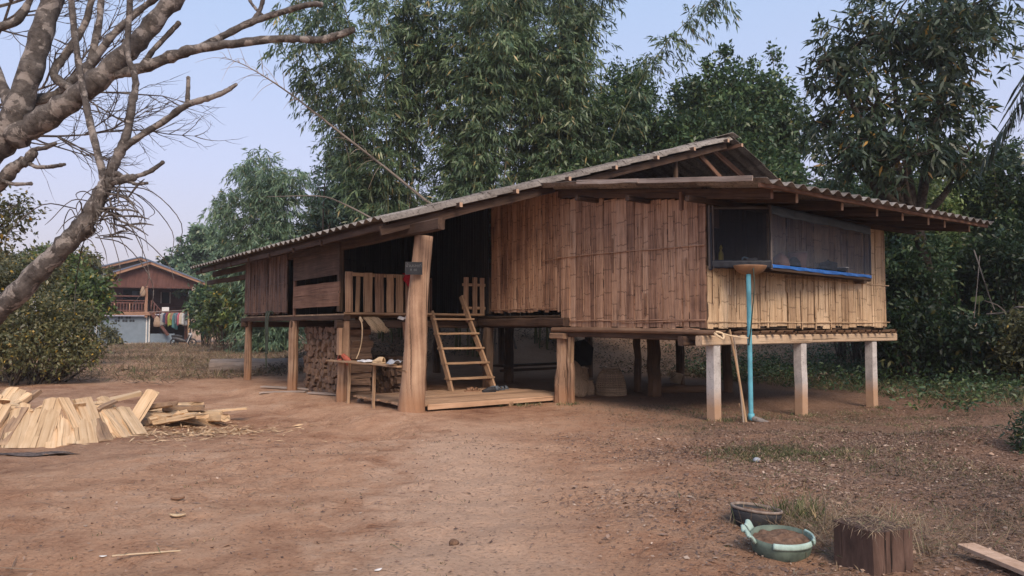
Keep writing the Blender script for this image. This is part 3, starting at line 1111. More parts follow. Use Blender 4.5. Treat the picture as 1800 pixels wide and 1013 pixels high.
# --- porch railings: wide uneven pickets
ra = house
rail = MB()
rail.beam((-3.40, 6.275, 2.545), (-1.60, 6.275, 2.535), .03, .07, .004)
rail_o = HB("porch_railing", 'tan_board', rail)
pk = [(-3.33, .155, 2.59), (-3.11, .085, 2.56), (-2.91, .19, 2.58), (-2.655, .185, 2.57), (-2.415, .16, 2.565), (-2.20, .165, 2.56), (-1.98, .17, 2.565), (-1.77, .15, 2.56)]
for i, (a, w, zt) in enumerate(pk):
    mb = MB()
    off = 6.238 if i != 1 else 6.32
    mb.beam((a, off, 1.778), (a + RND.uniform(-.015, .015), off, zt), w, .026, .006, 4, (0, 1, 0), .1)
    HB("picket", 'tan_board' if i % 3 else 'post', mb, parent=rail_o)
rail = MB()
rail.beam((-.62, 6.285, 2.42), (.12, 6.285, 2.42), .03, .06, .004)
rail.beam((-.62, 6.285, 1.90), (.12, 6.285, 1.90), .03, .06, .004)
rail_o = HB("porch_railing", 'tan_board', rail)
for i, (a, w, zt) in enumerate([(-.545, .125, 2.585), (-.315, .12, 2.59), (-.115, .115, 2.585), (.085, .135, 2.60)]):
    mb = MB()
    mb.beam((a, 6.25, 1.775), (a, 6.25, zt), w, .026, .005, 4, (0, 1, 0), .1)
    HB("picket", 'post', mb, parent=rail_o)
# thin slatted gate standing open inside the porch
gate = MB()
g0, g1 = np.array([-1.55, 6.75, 0]), np.array([-.93, 7.15, 0])
for z in (1.80, 2.56):
    gate.beam(g0 + [0, 0, z], g1 + [0, 0, z], .03, .05, .002)
for t in (0, 1):
    p = g0 + (g1 - g0) * t
    gate.beam(p + [0, 0, 1.78], p + [0, 0, 2.60], .05, .04, .002)
gate_o = HB("porch_gate", 'board', gate)
mb = MB()
for k in range(1, 9):
    p = g0 + (g1 - g0) * k / 9
    mb.beam(p + [0, 0, 1.82], p + [0, 0, 2.54], .022, .018, .002)
HB("gate_slats", 'tan_board', mb, parent=gate_o)


# --- roofs
def corrugated(name, P, du, dv, nu_len, nv_len, period, amp, sheet_v, thick=.009, lip=0.0, seed=0, edge_lip=0):
    """wavy sheets: u across the corrugations, v up the slope; sheets overlap every sheet_v"""
    P, du, dv = np.array(P, float), np.array(du, float), np.array(dv, float)
    du, dv = du / np.linalg.norm(du), dv / np.linalg.norm(dv)
    nr = np.cross(du, dv)
    if nr[2] < 0:
        nr = -nr
    rs = random.Random(seed)
    mb = MB()
    rows = max(1, int(round(nv_len / sheet_v)))
    per = 8
    wide = period * 4
    cols = max(1, int(round(nu_len / wide)))
    for r in range(rows):
        for c in range(cols):
            u0, u1 = nu_len * c / cols, nu_len * (c + 1) / cols
            v0, v1 = nv_len * r / rows - (.0 if r == 0 else .13), nv_len * (r + 1) / rows
            n = int(round((u1 - u0) / period * per))
            z0j, z1j = rs.uniform(-.006, .006), rs.uniform(-.006, .006)
            dvj = rs.uniform(-.025, .025)
            top, bot = [], []
            for i in range(n + 1):
                u = u0 + (u1 - u0) * i / n
                for v, zz in ((v0 + dvj, .022 + z0j), (v0 + (v1 - v0) * .5, .008), (v1, z1j * .5)):
                    w = amp * math.cos(2 * math.pi * u / period)
                    if edge_lip and u < period * .25 and c == 0:
                        w -= edge_lip * (1 - u / (period * .25))
                    p = P + du * u + dv * v + nr * (w + zz)
                    top.append(p)
                    bot.append(p - nr * thick)
            vs = top + bot
            N = len(top)
            fs, uvs = [], []
            for i in range(n):
                for k in range(2):
                    a = i * 3 + k
                    fs += [(a, a + 3, a + 4, a + 1), (N + a, N + a + 1, N + a + 4, N + a + 3)]
                    uvs += [[(0, 0), (1, 0), (1, 1), (0, 1)]] * 2
                a = i * 3
                fs += [(a, N + a, N + a + 3, a + 3), (a + 2, a + 5, N + a + 5, N + a + 2)]
                uvs += [[(0, 0), (1, 0), (1, 1), (0, 1)]] * 2
            for k in range(2):
                fs += [(k, k + 1, N + k + 1, N + k), (n * 3 + k, N + n * 3 + k, N + n * 3 + k + 1, n * 3 + k + 1)]
                uvs += [[(0, 0), (1, 0), (1, 1), (0, 1)]] * 2
            mb.add(vs, fs, uvs)
    return HB(name, 'roof', mb, 'auto')


RA, RB = 5.20, 3.42                       # ridge position and the gable's rake
sl = np.array([RA + 4.0, 0, .302 * (RA + 4.0)])
main_roof = corrugated("main_roof", (-4.0, RB, 3.285), (0, 1, 0), sl, 13.3, float(np.linalg.norm(sl)), .31, .034, 1.15, seed=1, edge_lip=.125)
sr = np.array([-3.6, 0, .45 * 3.6])
back_roof = corrugated("back_slope_roof", (RA + 3.6, RB, MAIN(RA) - .45 * 3.6 + .01), (0, 1, 0), sr, 13.3, float(np.linalg.norm(sr)), .31, .034, 1.3, seed=2, edge_lip=.03)
kl = np.array([0, 5.1, .145 * 5.1])
kitchen_roof = corrugated("kitchen_roof", (-.64, -1.57, 3.495), (1, 0, 0), kl, 7.40, float(np.linalg.norm(kl)), .296, .036, 1.25, seed=3)
mb = MB()                                  # ridge caps
for k in range(12):
    b0 = RB - .03 + k * 1.11
    mb.grid(lambda s, t, b0=b0: (RA + (s - .5) * .5, b0 + t * 1.16, MAIN(RA) + .075 - abs(s - .5) * .17 + .018 * (1 - t)), 6, 1)
HB("ridge_cap", 'roof', mb, True, solid=.012)

# rake timbers, purlins with pale cut ends, rafters
mb = MB()
n0 = np.array([-.302, 0, 1]) / math.hypot(1, .302)
mb.beam((-3.95, RB + .16, MAIN(-3.95) - .20), (RA - .05, RB + .16, MAIN(RA - .05) - .20), .06, .15, .006, 14)
HB("rake_rafter", 'beam', mb)
for a in (-3.75, -2.52, -1.28, 0.0, 1.27, 2.52, 3.72, 4.93):
    mb = MB()
    z = MAIN(a) - .085
    if a < -3.5:
        mb.beam((a, RB + .3, z), (a, RB + 13.1, z), .065, .085, .004, 20)
        HB("purlin", 'beam', mb)
        continue
    mb.beam((a, RB - .10, z), (a, RB + 13.1, z), .065, .085, .004, 20)
    pu = HB("purlin", 'beam', mb)
    mb = MB()
    mb.beam((a, RB - .108, z), (a, RB - .099, z), .06, .08, 0, 1)
    HB("cut_end", 'cut_end', mb, parent=pu)
for b in (6.3, 7.9, 9.5, 11.1, 12.7, 14.3, 15.9):
    mb = MB()
    mb.beam((-3.92, b, MAIN(-3.92) - .17), (RA, b, MAIN(RA) - .17), .06, .12, .006, 8)
    HB("rafter", 'beam', mb)
mb = MB()
mb.beam((RA + .05, RB + .62, MAIN(RA) - .2), (RA + 3.4, RB + .62, MAIN(RA) - .2 - .45 * 3.35), .06, .14, .006, 6)
HB("rake_rafter", 'board', mb)
for a in (RA + .25, RA + 1.75, RA + 3.1):
    mb = MB()
    z = MAIN(RA) - .45 * (a - RA) - .085
    mb.beam((a, RB - .10, z), (a, RB + 13, z), .065, .085, .004, 16)
    pu = HB("purlin", 'board', mb)
    mb = MB()
    mb.beam((a, RB - .108, z), (a, RB - .099, z), .06, .08, 0, 1)
    HB("cut_end", 'cut_end', mb, parent=pu)
# the gable frame
for (p0, p1, w, h, m) in [((4.30, 3.75, 5.60), (5.40, 3.75, 4.95), .07, .11, 'board'), ((3.57, 3.75, 4.5), (3.57, 3.75, 5.38), .08, .08, 'dark_post'),
                          ((-.3, 3.75, 4.37), (7.2, 3.75, 4.37), .10, .16, 'beam'), ((5.2, 8, 4.4), (5.2, 8, 5.9), .1, .1, 'beam')]:
    mb = MB()
    mb.beam(p0, p1, w, h, .005)
    HB("gable_brace", m, mb)
# header carried by the great log, running back along the wing
mb = MB()
mb.beam((-3.33, 2.62, 3.15), (-3.36, 8.2, 3.14), .13, .19, .010, 14)
HB("header_beam", 'beam', mb)
mb = MB()
mb.beam((-3.36, 8.2, 3.14), (-3.36, 16.5, 3.11), .11, .16, .010, 16)
HB("header_beam", 'beam', mb)
mb = MB()
mb.beam((-3.30, 11.8, 2.86), (-3.34, 17.3, 2.88), .09, .13, .008, 8)
HB("tie_beam", 'beam', mb)
mb = MB()
mb.beam((-3.86, 3.6, 3.17), (-3.86, 16.6, 3.14), .05, .10, .006, 26)
HB("eave_batten", 'beam', mb)
# kitchen roof timbers: rafters with sawn ends, eave batten, rake flashing and a plate
for a in (-.12, .50, 1.74, 2.81, 3.67, 4.61, 5.25, 6.28):
    mb = MB()
    mb.beam((a, -1.30, LOW(-1.30) - .125), (a, 3.5, LOW(3.5) - .125), .06, .16, .005, 10)
    rf = HB("kitchen_rafter", 'beam', mb)
    mb = MB()
    mb.beam((a, -1.308, LOW(-1.30) - .125), (a, -1.299, LOW(-1.30) - .125), .055, .15, 0, 1)
    HB("cut_end", 'cut_end' if a > 0 else 'board', mb, parent=rf)
mb = MB()
mb.beam((-.60, -1.44, 3.465), (6.72, -1.44, 3.465), .045, .06, .004, 20)
HB("eave_batten", 'board', mb)
for b in (-.1, 1.2, 2.5):
    mb = MB()
    mb.beam((-.55, b, LOW(b) - .17 - .075), (6.6, b, LOW(b) - .17 - .075), .08, .09, .005, 16)
    HB("wall_plate", 'beam', mb)
mb = MB()                                  # flat strip of sheet nailed along the rake
mb.beam((-.70, -1.40, LOW(-1.40) + .03), (-.70, .8, LOW(.8) + .02), .02, .075, .003, 5)
mb.beam((-.71, .78, LOW(.78) + .02), (-.71, 2.3, LOW(2.3) + .02), .02, .075, .003, 5)
HB("rake_board", 'grey_wood', mb)
mb = MB()
mb.beam((-.22, .30, 3.36), (-.22, .30, 3.66), .05, .06, .003)
HB("hanging_stub", 'board', mb)

# --- the netted wash-up bay hung on the kitchen wall
C0, C1, C2, C3 = np.array([.03, -.03, 0]), np.array([.82, -.62, 0]), np.array([4.62, -.20, 0]), np.array([4.68, -.035, 0])
bay = MB()
bay.add([C0 + [0, .06, 2.43], C1 + [0, 0, 2.43], C2 + [0, 0, 2.43], C3 + [0, 0, 2.43], C0 + [0, .06, 2.465], C1 + [0, 0, 2.465], C2 + [0, 0, 2.465], C3 + [0, 0, 2.465]],
        [(3, 2, 1, 0), (4, 5, 6, 7), (0, 1, 5, 4), (1, 2, 6, 5), (2, 3, 7, 6), (3, 0, 4, 7)], [[(0, 0), (1, 0), (1, 1), (0, 1)]] * 6)
bay_o = HB("kitchen_bay", 'beam', bay)
Z3 = lambda z: np.array([0, 0, z])
fr = MB()
for p, w in ((C0 + [.0, -.02, 0], .035), (C0 + [.05, -.05, 0], .03), (C1, .04), (C2, .03), ((C2 * .93 + C1 * .07), .022)):
    fr.beam(p + Z3(2.40), p + Z3(3.42), w, w, .003)
fr.beam(C1 + Z3(3.38), C2 + Z3(3.38), .035, .04, .003)
fr.beam(C0 + Z3(3.38), C1 + Z3(3.38), .035, .04, .003)
HB("bay_frame", 'bay_wood', fr, parent=bay_o)
fr = MB()
fr.beam(C1 + Z3(2.405) + [-.0, -.005, 0], C2 + Z3(2.40), .03, .05, .003)
fr.beam(C1 * .75 + C0 * .25 + Z3(2.40), C3 * .2 + C2 * .8 + Z3(2.39), .05, .07, .003)
fr.beam(C2 + [-.25, -.03, 2.35], C2 + [-.25, .25, 2.35], .10, .08, .003)
HB("bay_bearer", 'dark_post', fr, parent=bay_o)
for (A_, B_, m) in ((C1, C2, 'net'), (C0, C1, 'net_dark'), (C2, C3, 'net_dark')):
    mb = MB()
    d = (B_ - A_) / np.linalg.norm(B_ - A_)
    n_ = np.array([d[1], -d[0], 0])
    mb.grid(lambda s, t, A_=A_, B_=B_, n_=n_: A_ + (B_ - A_) * s + n_ * (.012 + .012 * math.sin(s * 21) * math.sin(t * 3.1)) + Z3(2.50 + .86 * t), 24, 6)
    HB("insect_net", m, mb, True, parent=bay_o)


def strip(A_, B_, z0, z1, mat, amp, name, out=.022, seed=1, n=40, sag=.0):
    rs = random.Random(seed)
    d = (B_ - A_) / np.linalg.norm(B_ - A_)
    n_ = np.array([d[1], -d[0], 0])
    ph = [rs.uniform(0, 6) for _ in range(4)]
    def fn(s, t):
        w = math.sin(s * 23 + ph[0]) * .5 + math.sin(s * 51 + ph[1]) * .35 + math.sin(s * 9 + ph[2]) * .5
        lo = z0 + amp * w * .7 - sag * 4 * s * (1 - s)
        return A_ + (B_ - A_) * s + n_ * (out + amp * .5 * math.sin(s * 40 + t * 3 + ph[3])) + Z3(lo + (z1 - lo) * t)
    mb = MB()
    mb.grid(fn, n, 4)
    return HB(name, mat, mb, True, parent=bay_o, solid=.004)


strip(C1, C2, 2.418, 2.478, 'blue_tarp', .014, "blue_tarp_skirt", .024, 2, 60)
strip(C0, C1, 2.415, 2.545, 'black_tarp', .010, "black_tarp_skirt", .024, 3, 30)
strip(C1, C2, 3.27, 3.42, 'grey_tarp', .016, "top_tarp_band", .026, 4, 60)
mb = MB()
mb.beam(C0 + [.0, -.035, 2.38], C0 + [.0, -.035, 3.3], .05, .02, .004, 5, (1, 0, 0))
HB("black_flashing", 'black_tarp', mb, parent=bay_o)
mb = MB()                                   # back boards inside the dark corner of the bay
mb.beam((.34, .10, 3.10), (.34, .10, 3.60), .22, .03, .004, 3, (0, 1, 0))
HB("hanging_board", 'board', mb, parent=bay_o)
mb = MB()
mb.lathe([(.02, -.11), (.13, -.09), (.235, -.035), (.285, .03), (.29, .05), (.27, .05), (.02, -.08)], (.50, -.46, 2.40), 28, 1.05, .78)
HB("basin", 'brown_bowl', mb, True, parent=bay_o)
# drain pipe down to the ground with a bend
pz = gh(.38, -.52)
mb = MB()
mb.tube([(.40, -.50, 2.31), (.395, -.505, 1.4), (.385, -.515, pz + .16), (.385, -.52, pz + .05)], [.037, .037, .037, .040], 14, 0, 3)
mb.tube([(.385, -.52, pz + .12), (.385, -.52, pz + .02)], [.05, .05], 14)
dp = HB("drain_pipe", 'blue_pipe', mb, True)
mb = MB()
mb.tube([(.385, -.53, pz + .05), (.42, -.62, pz + .03), (.50, -.78, pz - .035)], [.044, .044, .044], 12, 0, 3)
HB("pipe_elbow", 'pvc_dusty', mb, True, parent=dp)
mb = MB()
mb.tube([(.36, -.62, 2.42), (.34, -.645, 2.1), (.30, -.63, 1.7), (.30, -.60, 1.45), (.31, -.55, 1.2)], .011, 6, 0, 5)
mb.tube([(.30, -.60, 1.42), (.36, -.52, 1.30), (.40, -.48, 1.32)], .010, 6, 0, 4)
HB("water_hose", 'green_pipe', mb, True)
mb = MB()
mb.tube([(-.20, -.28, 1.40), (-.22, -.36, 1.36), (-.14, -.42, 1.30), (-.10, -.38, 1.38), (-.18, -.30, 1.41), (.1, -.42, 1.34), (.34, -.55, 1.31)], [.02, .018, .016, .02, .016, .012, .01], 6, .1, 4)
HB("cord_binding", 'raffia', mb)

# ------------------------------------------------------------------ things on and under the house (built in house coordinates, placed in the world)
def hthing(name, label, cat, a, b, z, rz=0.0, group=None):
    return thing(name, label, cat, HW(a, b, z), PHI + rz, group)


# ladder
lad = hthing("wooden_ladder", "worn wooden ladder with flat treads leaning up to the porch", "ladder", -.8, 5.5, 0)
L0, L1 = np.array([-.52, .06, .10]), np.array([-.60, .80, 1.80])
R0, R1 = np.array([.56, .06, .10]), np.array([.18, .84, 2.16])
for p0, p1 in ((L0, L1), (R0, R1)):
    mb = MB()
    mb.beam(p0, p1, .045, .14, .007, 7, (0, -.9, .45), .12)
    mb.build("side_rail", 'tan_board', lad)
for k in range(5):
    t = .17 + k * .185
    pl, pr = L0 + (L1 - L0) * t, R0 + (R1 - R0) * t * .80
    pr[2] = pl[2] = .10 + 1.70 * t
    d = (pr - pl) / np.linalg.norm(pr - pl)
    mb = MB()
    mb.beam(pl - d * .035, pr + d * .06, .20, .042, .006, 4)
    mb.build("tread", 'tan_board', lad)
    mb = MB()
    mb.beam(pr + [.0, .0, -.045], pr + [-.10, .02, -.045], .045, .05, .003, 1)
    mb.build("cleat", 'board', lad)
# deck at the ladder's foot
dk = hthing("timber_deck", "low dusty timber deck at the foot of the ladder", "deck", -1.4, 4.7, 0)
mb = MB()
y = -1.10
k = 0
while y < 1.25:
    w = RND.uniform(.09, .16)
    mb.beam((-1.92 + RND.uniform(-.05, .03), y + w / 2, .125 + RND.uniform(-.004, .004)), (1.72 + RND.uniform(-.06, .06) - max(0, y) * .25, y + w / 2, .125 + RND.uniform(-.004, .004)), w - .008, .035, .003, 6)
    y += w
mb.build("deck_boards", 'deck', dk)
mb = MB()
mb.beam((-1.62, -1.125, .095), (1.66, -1.125, .095), .03, .09, .003, 8)
mb.build("edge_board", 'deck', dk)
for (a0, b0, a1, b1) in ((-1.5, -1.0, -1.5, 1.2), (.2, -1.05, .2, 1.2), (1.5, -1.0, 1.5, 1.0)):
    mb = MB()
    mb.beam((a0, b0, .055), (a1, b1, .055), .08, .10, .004)
    mb.build("joist", 'dark_post', dk)
mb = MB()
mb.beam((.15, -1.14, .02), (.15, -1.0, .02), .10, .13, .004)
mb.build("joist", 'tan_board', dk)

# narrow bench fixed between the stilts
bn = hthing("bench_shelf", "narrow plank bench between the wing posts with things drying on it", "bench", -3.45, 5.2, 0)
mb = MB()
mb.beam((-.09, 1.50, .80), (.0, -1.42, .80), .14, .028, .004, 8)
mb.beam((.07, 1.20, .803), (.14, -.9, .803), .13, .028, .004, 8)
mb.build("bench_top", 'tan_board', bn)
for (b0, x) in ((.72, .03), (-.42, .02)):
    mb = MB()
    z0 = gh(-3.4, 5.2 + b0) - .05
    mb.beam((x - .04, b0, z0), (x, b0 + .05, .785), .055, .05, .004, 5)
    mb.build("leg", 'tan_board', bn)
mb = MB()
mb.beam((.05, -1.62, .73), (.08, -1.2, .74), .10, .03, .004, 2)
mb.build("bracket", 'tan_board', bn)


def shoe(name, label, a, b, z, rz, mat, L=.27, kind="sandal", group=None, mat2=None):
    t = hthing(name, label, "shoe", a, b, z, rz, group)
    prof = [(-.5, .30), (-.38, .42), (-.1, .36), (.15, .46), (.36, .46), (.47, .30), (.5, .1)]
    vs, fs, uvs = [], [], []
    ring = [(x * L, w * L * .42) for x, w in prof] + [(x * L, -w * L * .42) for x, w in reversed(prof)]
    n = len(ring)
    for zz in (0, .022):
        vs += [(x, y, zz) for x, y in ring]
    fs = [tuple(range(n - 1, -1, -1)), tuple(range(n, 2 * n))] + [(i, (i + 1) % n, n + (i + 1) % n, n + i) for i in range(n)]
    mb = MB()
    mb.add(vs, fs, [[(0, 0)] * len(f) for f in fs])
    mb.build("sole", mat, t)
    mb = MB()
    if kind == "sandal":
        for (x0, x1, h) in ((.05 * L, .30 * L, .055), (-.28 * L, -.14 * L, .05)):
            mb.grid(lambda s, q, x0=x0, x1=x1, h=h: (x0 + (x1 - x0) * q, (s - .5) * L * .40, .02 + h * math.sin(math.pi * s) ** .7), 8, 2)
        mb.build("strap", mat2 or mat, t, True, solid=.006)
    else:
        mb.grid(lambda s, q: (L * (-.47 + .95 * q), (s - .5) * L * .36 * (1 - .25 * abs(q - .4)), .02 + (.085 if q < .45 else .085 - (q - .45) * .11) * math.sin(math.pi * s) ** .5), 10, 8)
        mb.build("upper", mat2 or mat, t, True, solid=.006)
    return t


zd = .145
shoe("sandal", "tan leather sandal nearest the ladder's left rail on the deck", -1.05, 5.27, zd, 2.7, 'brown_shoe', group="shoes on the deck")
shoe("sandal", "tan leather sandal lying beside its mate behind the black sandal", -.90, 5.38, zd, 2.2, 'brown_shoe', group="shoes on the deck")
shoe("clog", "chunky black sandal at the front of the shoes on the deck", -.83, 4.92, zd, 2.9, 'black_shoe', .29, "clog", group="shoes on the deck")
shoe("clog", "chunky black sandal just behind the front black one", -.60, 5.14, zd, 2.5, 'black_shoe', .29, "clog", group="shoes on the deck", mat2='slate_shoe')
shoe("sandal", "slate blue rubber sandal by the ladder's right rail", -.36, 5.18, zd, .3, 'slate_shoe', group="shoes on the deck")
shoe("sandal", "slate blue rubber sandal farthest right on the deck", -.20, 5.28, zd, .15, 'slate_shoe', group="shoes on the deck")
shoe("sandal", "dark flip flop on the deck left of the roof post", -2.55, 5.0, zd, 1.0, 'black_shoe', group="shoes on the deck")
shoe("boot", "orange red rubber shoe propped upright on the bench", -3.42, 6.18, .82, .4, 'orange_shoe', .27, "clog").rotation_euler = (0, -1.0, PHI + 2.2)
shoe("boot", "orange red rubber shoe lying flat against the wing post", -3.46, 6.36, .82, 1.2, 'orange_shoe', .26, "clog")
shoe("canvas_shoe", "tan canvas shoe drying on the bench beside the white cloth", -3.40, 4.72, .82, 1.9, 'tan_shoe', .28, "clog")
shoe("canvas_shoe", "second tan canvas shoe, half behind its mate on the bench", -3.30, 4.92, .82, 1.7, 'tan_shoe', .28, "clog")


def cloth_patch(name, label, mat, a, b, z, sx, sy, h, seed, cat="cloth", rz=0.0, drop=0.0):
    rs = random.Random(seed)
    ph = [rs.uniform(0, 6) for _ in range(5)]
    o = hthing(name, label, cat, a, b, z, rz)
    mb = MB()
    mb.grid(lambda s, t: ((s - .5) * sx * (1 + .12 * math.sin(t * 5 + ph[0])), (t - .5) * sy * (1 + .15 * math.sin(s * 6 + ph[1])),
                          h * (.3 + .7 * abs(math.sin(s * 5 + ph[2]) * math.cos(t * 4 + ph[3]))) * math.sin(math.pi * min(max(s, .02), .98)) ** .5 - drop * max(0, abs(s - .5) * 2 - .5) ** 1.2), 16, 16)
    mb.build("folds", mat, o, True, solid=.006)
    return o


cloth_patch("white_rag", "white rag spread flat in the middle of the bench", 'white_cloth', -3.41, 5.22, .825, .24, .42, .045, 1)
cloth_patch("grey_cap", "crumpled grey blue cap at the end of the bench by the roof post", 'grey_cloth', -3.44, 3.98, .83, .26, .30, .10, 2, "cap")
# things hung on the porch beam and rail
o = hthing("red_shirt", "red shirt hung over the picket railing", "shirt", -2.0, 6.20, 2.58)
mb = MB()
mb.grid(lambda s, t: ((s - .5) * (.24 + .10 * math.sin(t * 3)) + .05 * t + .02 * math.sin(t * 9), -.035 - .03 * math.sin(s * 7) * t + (.10 if t < .12 else 0), .03 - .34 * t * (.75 + .35 * math.sin(s * 2.6))), 14, 14)
mb.build("cloth", 'red_cloth', o, True, solid=.008)
o = hthing("straw_bundle", "frayed bundle of pale straw hung from the porch beam", "straw bundle", -2.78, 6.22, 1.62)
rs_ = np.random.default_rng(5)
mb = MB()
for k in range(110):
    s = rs_.uniform(-1, 1)
    x0 = s * .16 - .08
    mb.tube([(x0, rs_.uniform(-.05, .03), .05 + rs_.uniform(-.02, .02)), (x0 + .10 + rs_.uniform(-.03, .03), -.05 + rs_.uniform(-.03, .03), -.08), (x0 + .22 + rs_.uniform(-.08, .08), -.05 + rs_.uniform(-.06, .06), -.21 + rs_.uniform(-.06, .05))], [.006, .005, .002], 4, 0, 2, False)
mb.build("stalks", 'raffia', o)
o = hthing("rope", "pale frayed rope knotted to the porch beam, hanging down", "rope", -3.10, 6.22, 1.66)
mb = MB()
mb.tube([(0, 0, .02), (.03, -.05, -.06), (-.03, -.06, -.02), (.02, -.06, -.12), (.03, -.05, -.4), (-.02, -.05, -.65), (-.09, -.05, -.82)], [.018, .022, .02, .013, .011, .010, .006], 6, .1, 4)
mb.build("strand", 'raffia', o)
o = hthing("white_bag", "crumpled white plastic bag tucked on the porch beam", "plastic bag", -2.12, 6.22, 1.66)
mb = MB()
mb.grid(lambda s, t: ((s - .5) * .30, -.03 + .03 * math.sin(s * 11), .02 * math.sin(s * 13 + t * 5) + (t - .5) * .05), 14, 6)
mb.build("film", 'white_plastic', o, True, solid=.004)
o = hthing("hanging_plank", "short brown board hanging below the porch beam", "board", -2.05, 6.24, 1.42)
mb = MB()
mb.beam((0, 0, .16), (.06, -.02, -.34), .17, .025, .005, 3, (0, 1, 0))
mb.build("plank", 'board', o)
o = hthing("garden_hose", "dark green hose looped over the wing's floor beam", "hose", -3.50, 10.62, 1.80)
for k in range(7):
    mb = MB()
    dx, w = RND.uniform(-.02, .03), RND.uniform(-.06, .06)
    lo = -.42 + RND.uniform(-.15, .12) if k < 5 else -1.0 + RND.uniform(-.2, .2)
    mb.tube([(.02 + dx, w - .10, .0), (-.04 + dx, w - .10, .06), (-.07, w - .09, -.10), (-.06, w - .03, lo), (-.06, w + .04, lo - .02), (-.07, w + .08, -.1), (-.03, w + .07, .06), (.03, w + .06, .0)], .011, 6, 0, 4)
    mb.build("coil", 'green_pipe', o, True)
# house number plate, on the great log
o = thing("name_plate", "small dark plaque with two lines of worn lettering on the roof post", "plaque", HW(-3.33, 3.395, 2.475), PHI - .42)
mb = MB()
mb.beam((-.215, 0, 0), (.075, 0, 0), .022, .215, .001, 1, (0, 0, 1), .05)
mb.build("plate", 'plaque', o)
mb = MB()
for (x0, x1, z0, z1) in ((-.217, .077, .098, .108), (-.217, .077, -.108, -.098)):
    mb.box(((x0 + x1) / 2, -.012, (z0 + z1) / 2), (x1 - x0, .006, z1 - z0))
mb.box((-.212, -.012, 0), (.008, .006, .19))
mb.box((.072, -.012, 0), (.008, .006, .19))
mb.build("rim", 'black_rubber', o)


def lettering(txt, size, x, z, parent, mat):
    cu = bpy.data.curves.new("lettering", 'FONT')
    cu.body = txt
    cu.size = size
    cu.align_x = 'CENTER'
    cu.extrude = .001
    to = bpy.data.objects.new("lettering", cu)
    COL.objects.link(to)
    bpy.context.view_layer.update()
    dg = bpy.context.evaluated_depsgraph_get()
    me = bpy.data.meshes.new_from_object(to.evaluated_get(dg))
    bpy.data.objects.remove(to)
    me.materials.clear()
    me.materials.append(M[mat])
    ob = bpy.data.objects.new("lettering", me)
    COL.objects.link(ob)
    ob.parent = parent
    ob.location = (x, -.0135, z)
    ob.rotation_euler = (math.pi / 2, 0, 0)


lettering("\u0e1a\u0e49\u0e32\u0e19\u0e40\u0e25\u0e02\u0e17\u0e35\u0e48", .075, -.07, .02, o, 'plaque_text')
lettering("8  60", .055, -.075, -.045, o, 'plaque_text')

# on the netted shelf
zs = 2.466
o = hthing("dish_soap_bottle", "yellow soap bottle at the dark end of the netted shelf", "bottle", .22, -.12, zs)
mb = MB()
o.scale = (1.35, 1.35, 1.35)
mb.lathe([(.034, 0), (.038, .01), (.038, .11), (.030, .15), (.015, .17), (.014, .19)], n=16, sy=.7)
mb.build("bottle", 'yellow_plastic', o, True)
mb = MB()
mb.lathe([(.018, .19), (.018, .215), (.008, .23), (.006, .24)], n=12)
mb.build("cap", 'yellow_plastic', o, True)
o = hthing("water_tap", "pale blue pipe tap bent over the netted shelf", "tap", .52, -.30, zs)
mb = MB()
mb.tube([(0, 0, 0), (0, 0, .10), (.02, -.01, .125), (.06, -.01, .13), (.22, -.02, .10)], [.014, .014, .015, .013, .013], 10, 0, 3)
mb.build("spout", 'light_blue', o, True)
o = hthing("paper_box", "torn grey carton lying next to the blue tap", "carton", .72, -.34, zs)
mb = MB()
mb.box((0, 0, .06), (.20, .15, .12), .012, .5)
mb.build("carton", 'grey_cloth', o)
o = hthing("pink_bucket", "faded pink bucket with a pale rim behind the net", "bucket", 2.15, -.24, zs)
mb = MB()
mb.lathe([(.12, 0), (.155, .30), (.150, .30), (.11, .01)], n=24)
mb.build("tub", 'pink_plastic', o, True)
mb = MB()
mb.lathe([(.150, .295), (.163, .295), (.163, .315), (.150, .315)], n=24, ring=True)
mb.build("rim", 'cream_plastic', o, True)
o = hthing("cloth_bundle", "slumped pale bundle between the bucket and the net's corner post", "bundle", 1.55, -.30, zs)
mb = MB()
rsb = random.Random(4)
mb.lathe([(.13, 0), (.16, .06), (.13, .15), (.07, .22), (.02, .26)], n=18, wav=lambda a, i: 1 + .14 * math.sin(a * 3 + i) + .08 * math.sin(a * 7))
mb.build("bundle", 'pink_plastic', o, True)
o = hthing("cooking_pot", "sooty lidded pot near the far end of the netted shelf", "pot", 3.15, -.20, zs)
mb = MB()
mb.lathe([(.12, 0), (.15, .03), (.155, .16), (.165, .165), (.14, .185), (.05, .205), (.02, .22), (.02, .24)], n=24)
mb.build("pot", 'black_metal', o, True)
o = hthing("plastic_basin", "white rimmed basin beside the sooty pot", "basin", 3.55, -.18, zs)
mb = MB()
mb.lathe([(.10, 0), (.15, .09), (.155, .09), (.16, .10), (.14, .10), (.10, .01)], n=22)
mb.build("basin", 'black_rubber', o, True)
mb = MB()
mb.lathe([(.152, .10), (.168, .10), (.168, .112), (.152, .112)], n=22, ring=True)
mb.build("rim", 'white_plastic', o, True)
o = hthing("dark_sack", "black bag slumped against the pink bucket", "bag", 1.88, -.34, zs)
mb = MB()
mb.lathe([(.14, 0), (.16, .05), (.12, .13), (.05, .20), (.01, .21)], n=16, sy=.6, wav=lambda a, i: 1 + .12 * math.sin(a * 4 + i * 2))
mb.build("sack", 'black_cloth', o, True)

# --- under the kitchen
o = hthing("chicken_basket", "large dome shaped open weave basket under the kitchen floor", "basket", 1.85, 4.15, gh(1.85, 4.15))
mb = MB()
prof = [(.335, 0), (.345, .06), (.335, .12), (.325, .20), (.30, .32), (.265, .43), (.22, .50), (.17, .545), (.12, .555)]


